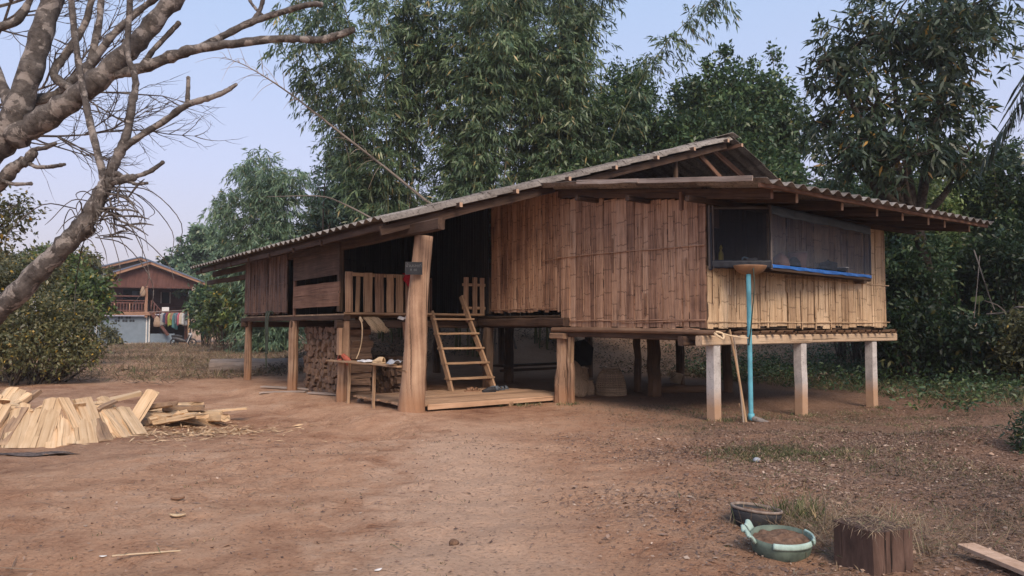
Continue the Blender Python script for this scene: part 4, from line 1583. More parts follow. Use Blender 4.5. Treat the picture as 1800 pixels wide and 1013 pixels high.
def pr(z):
    for (r0, z0), (r1, z1) in zip(prof, prof[1:]):
        if z <= z1:
            return r0 + (r1 - r0) * (z - z0) / max(z1 - z0, 1e-6)
    return prof[-1][0]


for k in range(16):
    z = [.0, .02, .045, .07, .095, .12, .15, .19, .23, .27, .31, .35, .39, .43, .48, .545][k]
    r = pr(z)
    mb.tube([(r * math.cos(a), r * math.sin(a), z) for a in np.linspace(0, 2 * math.pi, 29)], .008 if k > 5 else .011, 5, 0, 0, False)
for k in range(34):
    a = 2 * math.pi * k / 34
    mb.tube([(pr(z) * math.cos(a), pr(z) * math.sin(a), z) for z in np.linspace(0, .55, 9)], .007, 4, 0, 0, False)
mb.build("weave", 'wicker', o)
mb = MB()
mb.lathe([(.34, .0), (.35, .05), (.345, .052), (.335, .0)], n=28)
mb.lathe([(.335, .125), (.332, .165), (.325, .165), (.328, .125)], n=28)
mb.lathe([(.175, .54), (.12, .56), (.02, .57)], n=28)
mb.build("bands", 'wicker', o, True)
for (nm_, lb, a, b, s, hgt) in (("woven_basket", "small square based basket left of the dome basket", 1.36, 4.42, .20, .30), ("woven_basket", "taller narrow basket standing behind the small square one", 1.55, 4.80, .20, .55)):
    o = hthing(nm_, lb, "basket", a, b, gh(a, b), .3)
    mb = MB()
    mb.lathe([(s * .98, 0), (s * 1.06, hgt * .35), (s * .98, hgt * .65), (s * .80, hgt * .95), (s * .82, hgt), (s * .76, hgt), (s * .74, hgt * .9)], n=20, wav=lambda q, i: 1 + .06 * math.cos(4 * q) * (1 - i / 6))
    mb.build("weave", 'wicker', o, True)
    mb = MB()
    mb.tube([(s * .84 * math.cos(q), s * .84 * math.sin(q), hgt) for q in np.linspace(0, 6.283, 22)], .016, 6)
    mb.build("rim", 'wicker', o, True)
o = hthing("winnowing_tray", "big round winnowing tray leaning behind the hewn post", "tray", .95, 4.25, gh(1, 4.2))
mb = MB()
mb.lathe([(.0, .06), (.30, .05), (.40, .0), (.43, -.05), (.44, -.05), (.44, -.03), (.41, .03), (.30, .07), (.0, .08)], n=30)
tr_ = mb.build("tray", 'wicker', o, True)
tr_.location = (0, 0, .40)
tr_.rotation_euler = (1.15, .15, .3)
o = hthing("black_sheet_bundle", "black plastic sheet draped over the baskets", "plastic sheet", 1.75, 4.95, .58)
mb = MB()
mb.add([(-.28, 0, .0), (.30, .05, .02), (.34, .0, .42), (.02, -.02, .62), (-.10, .0, .40), (-.28, .05, .36), (-.25, .35, .1), (.30, .4, .1), (.3, .35, .4), (0, .3, .55)],
       [(0, 1, 2, 3, 4, 5), (1, 7, 8, 2), (2, 8, 9, 3), (3, 9, 6, 5, 4), (5, 6, 0), (0, 6, 7, 1), (6, 9, 8, 7)], [[(0, 0)] * 6, [(0, 0)] * 4, [(0, 0)] * 4, [(0, 0)] * 5, [(0, 0)] * 3, [(0, 0)] * 4, [(0, 0)] * 4])
mb.build("sheet", 'black_cloth', o)
o = hthing("feed_bucket", "stained cream bucket tilted beside the thick stilt", "bucket", 3.75, 4.0, gh(3.7, 4) + .16, .4)
mb = MB()
mb.lathe([(.115, 0), (.135, .20), (.145, .205), (.148, .235), (.138, .24), (.13, .21), (.10, .01)], n=22)
b_ = mb.build("tub", 'cream_plastic', o, True)
b_.rotation_euler = (.12, .22, 0)
mb = MB()
mb.tube([(.15 * math.cos(q), .15 * math.sin(q), .23 - .14 * math.sin(q)) for q in np.linspace(0, math.pi, 12)], .005, 5)
mb.build("handle", 'black_metal', o).rotation_euler = (.12, .22, .8)
o = hthing("log_trough", "hollowed log trough lying under the kitchen", "trough", 3.45, 3.55, gh(3.5, 3.5) + .07, -.35)
mb = MB()
for s_ in (0, 1):
    mb.tube([(-.55, s_ * .16 - .08, .0), (-.2, s_ * .16 - .08, .01), (.3, s_ * .16 - .08, .0), (.52 + s_ * .12, s_ * .16 - .08, 0)], [.075, .09, .09, .08], 10, .06, 2)
mb.build("logs", 'dark_post', o)
o = hthing("low_bench", "dark low plank bench far under the main floor", "bench", 3.2, 8.7, gh(3.2, 8.7) + .02)
mb = MB()
mb.beam((-1.3, -.2, .42), (1.4, -.1, .42), .45, .05, .006)
mb.beam((-1.3, -.3, .30), (1.4, -.2, .30), .06, .07, .006)
mb.build("seat", 'dark_post', o)
for x in (-1.05, 1.1):
    mb = MB()
    mb.beam((x, -.2, -.1), (x, -.2, .40), .09, .09, .006)
    mb.build("leg", 'dark_post', o)
# sticks leaning at the concrete post
for i, (lb, x0, y0, x1, y1, z1, r, m) in enumerate([("longer dry bamboo pole leaning beside the blue pipe", .24, -.54, .20, -.28, 1.44, .019, 'bamboo_pole'), ("shorter split bamboo stick leaning beside the blue pipe", .20, -.52, .25, -.32, 1.32, .014, 'dead_culm'),
                                                    ("short thin stake right of the blue pipe", .46, -.47, .47, -.45, .42, .014, 'grey_wood'), ("short reddish stake left of the blue pipe", .27, -.5, .22, -.42, .30, .012, 'tan_board')]):
    z0 = gh(x0, y0)
    o = hthing("leaning_pole" if i < 2 else "stake", lb, "pole" if i < 2 else "stake", x0, y0, z0)
    mb = MB()
    mb.tube([(0, 0, -.06), ((x1 - x0) * .5 + .012, (y1 - y0) * .5, (z1 - z0) * .5), (x1 - x0, y1 - y0, z1 - z0)], [r, r * .95, r * .8], 8, .05, 4)
    mb.build("shaft", m, o)

# --- stacked firewood under the wing: every billet its own object
protos = []
rs = random.Random(11)


def billet_mesh(seed, L, w, mat):
    """a split piece of wood along x with an irregular wedge section"""
    r = random.Random(seed)
    n = r.choice([3, 4, 4, 5])
    ang = sorted([2 * math.pi * (k + r.uniform(-.25, .25)) / n for k in range(n)])
    mb = MB()
    sec = [(w * .5 * r.uniform(.75, 1.15) * math.cos(a), w * .5 * r.uniform(.75, 1.15) * math.sin(a)) for a in ang]
    m = 3
    vs, fs, uvs = [], [], []
    ou = r.uniform(0, 9)
    for i in range(m + 1):
        x = -L / 2 + L * i / m
        k_ = r.uniform(.92, 1.08)
        for (y, z) in sec:
            vs.append((x + r.uniform(-.015, .015), y * k_ + r.uniform(-.006, .006), z * k_ + r.uniform(-.006, .006)))
    for i in range(m):
        for k in range(n):
            k2 = (k + 1) % n
            fs.append((i * n + k, i * n + k2, (i + 1) * n + k2, (i + 1) * n + k))
            uvs.append([(ou + k * w, i * L / m), (ou + k2 * w, i * L / m), (ou + k2 * w, (i + 1) * L / m), (ou + k * w, (i + 1) * L / m)])
    fs += [tuple(range(n - 1, -1, -1)), tuple(m * n + k for k in range(n))]
    uvs += [[(ou + sec[k][0], sec[k][1]) for k in range(n)]] * 2
    mb.add(vs, fs, uvs)
    me = mb.mesh("firewood_billet")
    me.materials.append(M[mat])
    return me


bm_ = [billet_mesh(100 + k, .48, .185, 'stack_wood') for k in range(9)]
first = None
for col in range(19):
    for row in range(11):
        b = 6.60 + col * .135 + (row % 2) * .066
        z = .06 + row * .133 + rs.uniform(-.012, .012)
        a = -2.92 + rs.uniform(-.05, .05)
        if first is None:
            first = bpy.data.objects.new("firewood_billet", bm_[0])
            tag(first, "dry split billet stacked end on under the wing", "firewood", "billets stacked under the wing")
            COL.objects.link(first)
            o = first
        else:
            o = first.copy()
            o.data = bm_[rs.randrange(9)]
            COL.objects.link(o)
        o.location = HW(a, b, z + gh(-2.9, 7.8))
        o.rotation_euler = (rs.uniform(0, 6.28), 0, PHI + rs.uniform(-.07, .07))
# second, lower stack farther in
for col in range(13):
    for row in range(6):
        o = first.copy()
        o.data = bm_[rs.randrange(9)]
        COL.objects.link(o)
        o["label"] = "dry split billet in the low stack deep behind the bench"
        o["group"] = "billets in the low stack"
        o.location = HW(-1.75 + rs.uniform(-.05, .05), 6.75 + col * .135 + (row % 2) * .066, .06 + row * .133 + gh(-1.7, 7.5))
        o.rotation_euler = (rs.uniform(0, 6.28), 0, PHI + rs.uniform(-.07, .07))

# --- fresh firewood drying in the yard
fm = [billet_mesh(300 + k, .60, .12, 'fire_wood') for k in range(6)]


def plank_mesh(seed, L, w, th):
    """a split slab of wood standing along z, rough edged"""
    r = random.Random(seed)
    mb = MB()
    m = 5
    vs, fs, uvs = [], [], []
    ou, ov = r.uniform(0, 9), r.uniform(0, 9)
    ph = r.uniform(0, 6)
    tp = r.uniform(-.18, .12)
    for i in range(m + 1):
        t = i / m
        z = L * t
        ww = w * (1 + tp * t)
        sh = .005 * math.sin(t * 4 + ph) + r.uniform(-.003, .003)
        tt = th * (1 + .5 * math.sin(t * 3 + ph * 2) * .4)
        for (x, y) in ((-ww / 2, -tt * .4), (-ww * .1, -tt * r.uniform(.45, .75)), (ww / 2, -tt * .35), (ww * .46, tt * .5), (0, tt * .55), (-ww * .48, tt * .45)):
            zz = z + (r.uniform(-.035, .035) if i in (0, m) else 0)
            vs.append((x + sh + r.uniform(-.006, .006), y + r.uniform(-.005, .005), zz))
    n = 6
    for i in range(m):
        for k in range(n):
            k2 = (k + 1) % n
            fs.append((i * n + k, i * n + k2, (i + 1) * n + k2, (i + 1) * n + k))
            us = [0, w * .4, w, w + th, w * 1.5 + th, w * 2 + th, w * 2 + th * 2]
            uvs.append([(ou + us[k], ov + i * L / m), (ou + us[k + 1], ov + i * L / m), (ou + us[k + 1], ov + (i + 1) * L / m), (ou + us[k], ov + (i + 1) * L / m)])
    fs += [tuple(range(n - 1, -1, -1)), tuple(m * n + k for k in range(n))]
    uvs += [[(ou + k * .03, ov) for k in range(n)]] * 2
    mb.add(vs, fs, uvs)
    me = mb.mesh("split_plank")
    me.materials.append(M['fire_wood'])
    return me


pm = [plank_mesh(400 + k, .60 + .10 * (k % 4) / 3, .15 + .12 * ((k * 7) % 5) / 4, .045 + .025 * (k % 3)) for k in range(12)]
for k in (5, 11):
    pm[k].materials.clear()
    pm[k].materials.append(M['barky'])
rs = random.Random(21)
wood_first = None


def place_plank(p, yaw, lean, roll, label, group, mesh=None, s=1.0):
    """foot of the slab at p; it leans back by 'lean' towards yaw"""
    global wood_first
    if wood_first is None:
        wood_first = bpy.data.objects.new("split_plank", pm[0])
        o = wood_first
    else:
        o = wood_first.copy()
    o.data = mesh or pm[rs.randrange(12)]
    COL.objects.link(o)
    tag(o, label, "firewood", group)
    o.location = [float(c) for c in p]
    R = Matrix.Rotation(yaw, 4, 'Z') @ Matrix.Rotation(-lean, 4, 'X') @ Matrix.Rotation(roll, 4, 'Y')
    o.rotation_euler = R.to_euler()
    o.scale = (s, s, s)
    return o


# the curved row: foot line in front, slabs leaning back against a heap
foot = [(-9.3, 10.45), (-8.2, 10.12), (-7.3, 10.02), (-6.6, 10.15), (-6.1, 10.40), (-5.78, 10.8), (-5.62, 11.2)]
fp, _ = catmull([(x, y, 0) for x, y in foot], [0] * len(foot), 12)
acc, last = 0.0, fp[0]
cr = []
for q in fp[1:]:
    acc += np.linalg.norm(q - last)
    d = (q - last) / max(np.linalg.norm(q - last), 1e-6)
    last = q
    if acc > .118:
        acc = 0.0
        cr.append((q, d))
for i, (q, d) in enumerate(cr):
    yaw = math.atan2(d[1], d[0])
    end = max(0, (i - len(cr) + 16) / 16)
    if i % 2 == 0 or end > 0:
        place_plank(gp(q[0] + rs.uniform(-.03, .03), q[1] + rs.uniform(-.03, .03), -.02), yaw + rs.uniform(-.24, .24), .74 + rs.uniform(-.10, .12) + end * .2, rs.uniform(-.10, .10) + end * .25,
                    "pale split slab leaning in the front of the curved drying row", "slabs leaning in the drying row", s=.98)
    nb_ = np.array([-d[1], d[0], 0])
    if i % 2:
        p = q + nb_ * .16
        place_plank(gp(p[0], p[1], .05), yaw + rs.uniform(-.2, .2), .68 + rs.uniform(-.1, .15), rs.uniform(-.15, .15), "pale split slab in the second rank of the drying row", "slabs in the second rank", s=.98)
    if i % 2 == 0:
        p = q + nb_ * (.86 + rs.uniform(-.06, .06))
        place_plank(gp(p[0], p[1], -.02), yaw + math.pi + rs.uniform(-.2, .2), .62 + rs.uniform(-.1, .12), rs.uniform(-.15, .15), "pale split slab leaning on the back of the drying row", "slabs on the back of the row", s=.92)
    if i % 3 == 0:                          # short offcuts along the crest
        p = q + nb_ * .44
        o = place_plank(gp(p[0], p[1], .40 + rs.uniform(-.02, .02)), yaw + rs.uniform(-1.2, 1.2), 1.35 + rs.uniform(-.2, .1), rs.uniform(-.4, .4), "short pale offcut lying along the crest of the drying row", "offcuts on the crest", s=.5)
# a second heap behind, at the picture's left edge
for k in range(26):
    x, y = -9.75 + rs.uniform(-1.0, .75), 13.3 + rs.uniform(-.3, .3)
    place_plank(gp(x, y, .0 + .06 * (k % 3)), rs.uniform(-.5, .5) + (math.pi if k % 2 else 0), .95 + rs.uniform(-.15, .3), rs.uniform(-.3, .3), "pale split slab on the heap farther back", "slabs on the rear heap")
# the tumbled pile at the row's end
pile = [(-6.07, 12.1), (-5.77, 12.3), (-5.62, 12.55), (-5.92, 12.6), (-5.42, 12.4), (-6.22, 12.5), (-5.67, 12.0), (-5.27, 12.75), (-6.32, 12.15), (-5.17, 12.55)]
for k in range(24):
    x, y = pile[k % 10]
    o = wood_first.copy()
    o.data = (fm + pm)[rs.randrange(18)]
    COL.objects.link(o)
    tag(o, "pale split piece lying in the tumbled pile", "firewood", "pieces in the tumbled pile")
    o.location = gp(x + rs.uniform(-.12, .12), y + rs.uniform(-.12, .12), .06 + .095 * (k // 10) + rs.uniform(0, .03))
    o.rotation_euler = (rs.uniform(-.2, .2) + (math.pi / 2 if o.data in pm else rs.uniform(0, 6)), rs.uniform(-.15, .15), rs.uniform(-.7, .8) + (math.pi / 2 if o.data in pm else 0))
o = place_plank(gp(-5.95, 11.55, .0), .35, .55, .42, "pale slab propped slanting on the end of the tumbled pile", None, pm[3], 1.05)
o = place_plank(gp(-6.9, 12.2, .30), -1.1, 1.35, .0, "long pale slab sticking out flat above the drying row", None, pm[7], 1.1)
# chips
rc = np.random.default_rng(8)
N = 900
px = rc.normal(-4.85, .70, N)
py = rc.normal(11.55, .42, N)
b3 = np.stack([px, py, gz(px, py) + rc.uniform(.004, .03, N)], -1)
dd = rc.normal(size=(N, 3)) * [1, 1, .12]
chips = leaves("wood_chips", b3, dd, rc.uniform(.05, .26, N), rc.uniform(.010, .035, N), 'fire_wood', None, 3, .02, .8)
tag(chips, "pale wood chips and splinters strewn beside the firewood", "wood chips", kind="stuff")
o = thing("ash_patch", "dark charred patch of ash on the dirt in front of the drying row", "ash", gp(-6.35, 9.55, .012))
mb = MB()
mb.grid(lambda s, t: ((s - .5) * 1.5 * (1 + .16 * math.sin(t * 9)), (t - .5) * .34 * (1 + .45 * math.sin(s * 11)) * math.sin(math.pi * min(.97, max(.05, s))) ** .6, .012 * math.sin(s * 17) * math.sin(t * 9) + float(gz(-6.35 + (s - .5) * 1.5, 9.55 + (t - .5) * .4) - gz(-6.35, 9.55))), 20, 8)
mb.build("crust", 'ash', o, True)

# --- log and planks on the ground at the left
p = onground(385, 652)
o = thing("felled_log", "long dark log lying behind the wing posts", "log", gp(-9.5, 24.2, .2))
mb = MB()
mb.tube([(-.3, 0, 0), (2.0, .1, .02), (4.6, .25, .0)], [.24, .23, .21], 12, .05, 5)
mb.build("trunk", 'grey_wood', o)
for (lb, x0, y0, x1, y1) in (("upper loose plank on the dirt beside the billet stack", -5.9, 17.6, -4.6, 17.2), ("lower loose plank on the dirt in front of the wing post", -5.6, 16.6, -4.55, 16.5), ("loose plank lying along the foot of the billet stack", -4.4, 16.2, -2.9, 15.4)):
    o = thing("loose_plank", lb, "plank", gp(x0, y0, .03))
    mb = MB()
    mb.beam((0, 0, 0), (x1 - x0, y1 - y0, float(gz(x1, y1) - gz(x0, y0))), .2, .03, .004)
    mb.build("plank", 'grey_wood', o)

# --- planters, timber block, plank in the right foreground
def planter(name, label, loc, r, h, mat, rim_mat, seed, tiltx=0, tilty=0, frill=False):
    o = thing(name, label, "planter", loc)
    o.rotation_euler = (tiltx, tilty, .4)
    rr = random.Random(seed)
    ph = rr.uniform(0, 6)
    wob = lambda a, i: 1 + .03 * math.sin(2 * a + ph) + .015 * math.sin(5 * a)
    mb = MB()
    mb.lathe([(r * .70, -.03), (r * .78, 0), (r * .93, h * .35), (r * 1.0, h * .75), (r * .99, h), (r * .965, h), (r * .94, h * .7), (r * .80, h * .3)], n=40, wav=wob)
    mb.build("tub", mat, o, True)
    mb = MB()
    if frill:
        # painted lip left on only part of the rim, with two turned out flaps
        for (a0, a1) in ((3.75, 5.05), (-1.0, -.02)):
            mb.grid(lambda s, t, a0=a0, a1=a1: (r * (1.0 + .03 * math.sin(t * 3.1) + .035 * (1 - t)) * math.cos(a0 + (a1 - a0) * s), r * (1.0 + .03 * math.sin(t * 3.1) + .035 * (1 - t)) * math.sin(a0 + (a1 - a0) * s), h * (.80 + .24 * t)), 22, 3)
        for a0, da in ((2.5, .16), (2.95, .2), (1.95, .12)):
            mb.grid(lambda s, t, a0=a0, da=da: (r * (1.02 + .22 * t) * math.cos(a0 + (s - .5) * da * 2 * (1 - .3 * t)), r * (1.02 + .22 * t) * math.sin(a0 + (s - .5) * da * 2 * (1 - .3 * t)), h * (.9 + .32 * math.sin(t * 2.0) + .1 * math.sin(s * 6))), 6, 5)
        mb.build("painted_lip", rim_mat, o, True, solid=.014)
    else:
        mb.lathe([(r * .955, h - .005), (r * 1.02, h - .005), (r * 1.03, h + .012), (r * .96, h + .014)], n=40, wav=wob, ring=True)
        mb.build("rim", rim_mat, o, True)
    mb = MB()
    mb.grid(lambda s, t: (r * .94 * t * math.cos(s * 6.2832), r * .94 * t * math.sin(s * 6.2832), h * .80 + .03 * (1 - t) + .03 * float(vnoise(t * 5 * math.cos(s * 6.2832) + seed, t * 5 * math.sin(s * 6.2832), 9))), 36, 12)
    mb.build("soil", 'soil', o, True)
    return o


p1 = onground(1340, 938)
p2 = onground(1393, 992)
planter("black_planter", "black rubber planter with a dusty rim, full of soil", gp(p1[0] + .01, p1[1] + .20, -.035), .185, .15, 'black_rubber', 'rim_dust', 1, .0, .12)
planter("green_planter", "green rubber planter with chipped mint lip, in front of the black one", gp(p2[0] + .0, p2[1] + .20, -.03), .20, .145, 'green_rubber', 'mint_paint', 2, .05, -.05, True)
ps = onground(1535, 1000)
o = thing("timber_block", "square dark timber block topped with dry grass", "timber block", gp(ps[0] + .05, ps[1] + .12, 0), .42)
mb = MB()
mb.beam((0, 0, -.2), (.01, 0, .225), .335, .335, .006, 2, (0, 1, 0), .07)
mb.build("block", 'stump', o)
pp = onground(1725, 1000)
o = thing("sawn_plank", "pale sawn plank lying in the bottom right corner", "plank", gp(2.97, 4.84, .05), -1.42)
mb = MB()
mb.beam((-.06, 0, 0.02), (.95, 0, 0), .125, .03, .003)
mb.build("plank", 'cut_end', o)
# fallen branches and bleached wood at the right
for (lb, pts, r, m) in (("bleached log lying in the weeds at the far right", [(1735, 680, 17.2), (1775, 684, 17.0), (1840, 690, 16.8)], .08, 'grey_wood'),
                        ("bare white branch hanging out of the thicket", [(1735, 553, 18.5), (1768, 550, 18.0), (1790, 540, 17.6), (1830, 548, 17.4)], .03, 'grey_wood'),
                        ("thin dead bamboo cane slanting down through the thicket", [(1712, 440, 18.0), (1722, 470, 17.7), (1735, 510, 17.4), (1748, 545, 17.2)], .016, 'grey_culm'),
                        ("second dead cane crossing the slanting one", [(1722, 450, 18.1), (1718, 500, 17.6), (1712, 560, 17.2)], .012, 'grey_culm')):
    q = [at(*p) for p in pts]
    if "bleached" in lb:
        q = [gp(c[0], c[1], r * .7) for c in q]
    o = thing("fallen_log" if r > .05 else "dead_branch", lb, "log" if r > .05 else "branch", q[0])
    mb = MB()
    mb.tube([c - q[0] for c in q], [r * (1 - .4 * i / len(q)) for i in range(len(q))], 8, .12, 5)
    if "white branch" in lb:
        c = q[1] - q[0]
        mb.tube([c, c + [-.2, 0, .18], c + [-.45, .1, .30]], [r * .7, r * .5, r * .25], 6, .1, 4)
    mb.build("wood", m, o)

# ------------------------------------------------------------------ the neighbour's house across the clearing
Yf = 62.0
K = Yf / F_PX
cx0 = at(262, 560, Yf)[0]
fz = float(gz(cx0, Yf))
far = thing("wooden_house", "dark red wooden house with a gable, on a blue grey ground floor", "house", (cx0, Yf, 0), .43)


def zpx(y):
    return at(900, y, Yf)[2]


def FB(name, mat, mb, parent=far, **k):
    return mb.build(name, mat, parent, **k)


def fx(x):
    return (x - 262) * K


mb = MB()
mb.box(((fx(178) + fx(263)) / 2, .6, (zpx(605) - .4 + zpx(556)) / 2), (fx(263) - fx(178), .2, zpx(556) - zpx(605) + .4))
mb.box((fx(178) - .02, 3.5, (zpx(605) - .4 + zpx(556)) / 2), (.2, 5.6, zpx(556) - zpx(605) + .4))
mb.box((fx(283), .62, (zpx(605) - .4 + zpx(587)) / 2), (fx(305) - fx(264), .2, zpx(587) - zpx(605) + .4))
FB("ground_floor_wall", 'blue_wall', mb)
for x in (181, 258, 262.5):
    mb = MB()
    mb.tube([(fx(x), .45, zpx(605)), (fx(x), .45, zpx(556))], .05, 6)
    FB("rain_pipe", 'white_plastic', mb)
mb = MB()
mb.box(((fx(170) + fx(304)) / 2, .3, zpx(606)), (fx(304) - fx(170), .5, .28), 0)
FB("plinth", 'pale_cement', mb)
for (x, y) in ((217, 558.5), (229, 558.5), (212, 564), (224, 564), (235, 564)):
    mb = MB()
    for i in range(2):
        for k in range(2):
            mb.box((fx(x) + (i - .5) * .21, .49, zpx(y) + (k - .5) * .10), (.16, .03, .075))
    FB("vent_block", 'dark_gap', mb)
mb = MB()
mb.box(((fx(165) + fx(272)) / 2, .25, zpx(551.5)), (fx(272) - fx(165), .45, .30))
FB("floor_edge", 'teak_light', mb)
mb = MB()
mb.box(((fx(165) + fx(328)) / 2, 3.0, zpx(549)), (fx(328) - fx(165), 5.5, .12))
FB("upper_floor", 'teak', mb)
mb = MB()
mb.box(((fx(165) + fx(324)) / 2, 3.2, (zpx(550) + zpx(498)) / 2), (fx(324) - fx(165), .1, zpx(498) - zpx(550)))
for k in range(34):
    mb.box((fx(165) + .05 + k * .225, 3.14, (zpx(550) + zpx(498)) / 2), (.02, .03, zpx(498) - zpx(550)))
mb.box((fx(324), 6, (zpx(550) + zpx(498)) / 2), (.12, 5.5, zpx(498) - zpx(550)))
FB("upper_wall", 'teak', mb)
mb = MB()
mb.box((fx(322), 5, (zpx(606) + zpx(552)) / 2), (.2, 5, zpx(552) - zpx(606)))
mb.box((fx(296), 7, (zpx(606) + zpx(552)) / 2), (4, .2, zpx(552) - zpx(606)))
FB("rear_ground_wall", 'teak', mb)
# window with pale reveals
w = MB()
w.box((fx(287), 3.10, zpx(521)), (.62, .06, .95))
wo = FB("window", 'dark_gap', w)
mb = MB()
for x in (279.5, 294.5):
    mb.box((fx(x), 3.03, zpx(521)), (.09, .10, 1.0))
FB("frame", 'pale_cement', mb, wo)
mb = MB()
mb.box((fx(238), 3.12, zpx(518)), (2.0, .08, 1.1))
wo = FB("window", 'dark_gap', mb)
mb = MB()
mb.box((fx(238), 3.05, zpx(515)), (.6, .05, .5))
FB("pane", 'grey_tarp', mb, wo)
# gable
gy0, gy1 = zpx(506), zpx(467)
mb = MB()
mb.add([(fx(178), .1, gy0), (fx(338), .1, gy0), (fx(338), .1, zpx(495)), (fx(262), .1, gy1), (fx(178), .1, zpx(492)), (fx(178), .2, gy0), (fx(338), .2, gy0), (fx(338), .2, zpx(495)), (fx(262), .2, gy1), (fx(178), .2, zpx(492))],
       [(0, 1, 2, 3, 4), (9, 8, 7, 6, 5), (0, 5, 6, 1), (1, 6, 7, 2), (2, 7, 8, 3), (3, 8, 9, 4), (4, 9, 5, 0)], [[(0, 0), (4, 0), (4, .2), (2, 1), (0, .2)], [(0, 0)] * 5] + [[(0, 0)] * 4] * 5)
for k in range(44):
    x = fx(178) + .1 + k * .172
    mb.box((x, .085, gy0 + .02), (.12, .03, .10))
FB("gable_boards", 'teak', mb)
for (x0, y0, x1, y1, nm_) in ((192, 489, 263, 462, "barge_board"), (261, 462, 353, 498, "barge_board"), (180, 472, 246, 452, "barge_board"), (244, 452, 276, 464, "barge_board")):
    mb = MB()
    yy = -.45 if y1 > 455 and y0 > 455 and nm_ and x1 != 276 and x0 != 244 else 1.6
    mb.beam((fx(x0), yy, zpx(y0)), (fx(x1), yy, zpx(y1)), .08, .26, 0, 3)
    FB(nm_, 'teak_light', mb)
for (x0, y0, x1, y1, ya, yb) in ((188, 487, 262.5, 459.5, -.55, 7.0), (261.5, 459.5, 356, 496.5, -.55, 7.0), (172, 472, 245.5, 449.5, 1.5, 9), (244.5, 449.5, 300, 470, 1.5, 9)):
    mb = MB()
    mb.quad((fx(x0), ya, zpx(y0)), (fx(x1), ya, zpx(y1)), (fx(x1), yb, zpx(y1)), (fx(x0), yb, zpx(y0)))
    FB("roof", 'blue_roof', mb, solid=.09)
for (x, y0, y1, w, m) in ((257, 503, 556, .22, 'teak_light'), (334.5, 503, 604, .42, 'grey_wood'), (187, 503, 552, .2, 'teak')):
    mb = MB()
    mb.beam((fx(x), .2, zpx(y1) - .1), (fx(x), .2, zpx(y0)), w, w, .01)
    FB("porch_post", m, mb)
rl = MB()
for y in (521, 529, 533):
    rl.box(((fx(182) + fx(256)) / 2, .15, zpx(y)), (fx(256) - fx(182), .06, .10))
rl.box(((fx(182) + fx(256)) / 2, .15, zpx(546)), (fx(256) - fx(182), .06, .08))
ro = FB("balustrade", 'teak', rl)
for k in range(16):
    mb = MB()
    mb.box((fx(184) + k * .225, .15, (zpx(548) + zpx(533)) / 2), (.10, .05, zpx(533) - zpx(548)))
    FB("baluster", 'teak_light' if k % 5 == 0 else 'teak', mb, ro)
st = MB()
st.beam((fx(264), .0, zpx(548)), (fx(293), .0, zpx(590)), .06, .25, 0, 2)
st.beam((fx(264), .8, zpx(548)), (fx(293), .8, zpx(590)), .06, .25, 0, 2)
for k in range(9):
    t = k / 9
    st.box((fx(264 + 29 * t), .4, zpx(548 + 42 * t)), (.26, .8, .05))
so = FB("staircase", 'teak', st)
mb = MB()
mb.beam((fx(266), -.02, zpx(528)), (fx(286), -.02, zpx(553)), .05, .08, 0, 2)
for k in range(5):
    mb.box((fx(265 + 4.6 * k), -.02, zpx(536 + 6.2 * k)), (.08, .05, .75))
FB("stair_rail", 'teak', mb, so)

# washing line with clothes, in front of that house
Yl = 55.0
pl = [(332, 545, 603), (361, 545, 606)]
tops = []
for i, (x, y0, y1) in enumerate(pl):
    b, t = at(x, y1, Yl), at(x, y0, Yl)
    b[2] = float(gz(b[0], b[1]))
    tops.append(t)
    o = thing("washing_pole", ["pale washing pole by the porch post of the far house", "pale washing pole standing alone right of the far house"][i], "pole", b)
    mb = MB()
    mb.tube([(0, 0, -.1), tuple(t - b)], [.085, .075], 8, .04)
    mb.build("shaft", 'tan_board', o)
o = thing("washing_line", "thin washing line strung between the poles of the far house", "washing line", tops[0])
l0 = at(262, 549, Yl + 4)
mb = MB()
mb.tube([l0 - tops[0], (0, 0, 0), tops[1] - tops[0], at(378, 545, Yl - 1) - tops[0]], .022, 5)
mb.tube([tops[1] - tops[0] + [0, 0, -.1], at(400, 572, Yl - 2) - tops[0]], .015, 4)
mb.build("line", 'grey_wood', o)
cm = [("grey", (.42, .43, .43)), ("navy", (.06, .07, .13)), ("maroon", (.22, .06, .08)), ("lime green", (.42, .50, .12)), ("tan", (.34, .22, .15)), ("teal", (.08, .20, .22)), ("slate", (.16, .20, .25)),
      ("pink", (.56, .16, .22)), ("cream", (.55, .50, .42)), ("pale grey", (.50, .52, .54)), ("charcoal", (.07, .07, .08))]
for i, (nm_, c) in enumerate(cm):
    x = 287 + i * 4.15
    p = at(x, 550 + (1 if i % 2 else 0), Yl + 3.2 * (332 - x) / 70 + .05)
    L = [1.05, .75, .85, .95, .6, 1.15, .8, .90, .95, .85, .55][i]
    o = thing("hanging_garment", "%s garment hanging on the far house's washing line" % nm_, "clothes", p, 1.2)
    mb = MB()
    ph = i * 1.7
    mb.grid(lambda s, t: ((s - .5) * .5 * (.5 + .5 * min(1, t * 4)), .06 * math.sin(s * 8 + ph) * t, -L * t * (1 - .08 * math.sin(s * 3 + ph))), 8, 8)
    m_ = plain("%s_laundry" % nm_.replace(" ", "_"), c, tuple(v * .7 for v in c), .9, 4)
    mb.build("fabric", m_, o, True, solid=.03)
o = thing("white_board", "white panel hung above the washing on the far house's stair", "panel", at(291, 544, Yl + 3.4))
mb = MB()
mb.box((0, 0, 0), (.55, .03, .34), .01)
mb.build("panel", 'white_plastic', o)
o = thing("cloth_sack", "pale sack hanging on the far house's porch post", "sack", at(251, 512, Yf - .2))
mb = MB()
mb.lathe([(.05, .42), (.16, .2), (.24, -.1), (.22, -.35), (.08, -.45)], n=12, sy=.5)
mb.build("sack", 'tan_cloth', o, True)
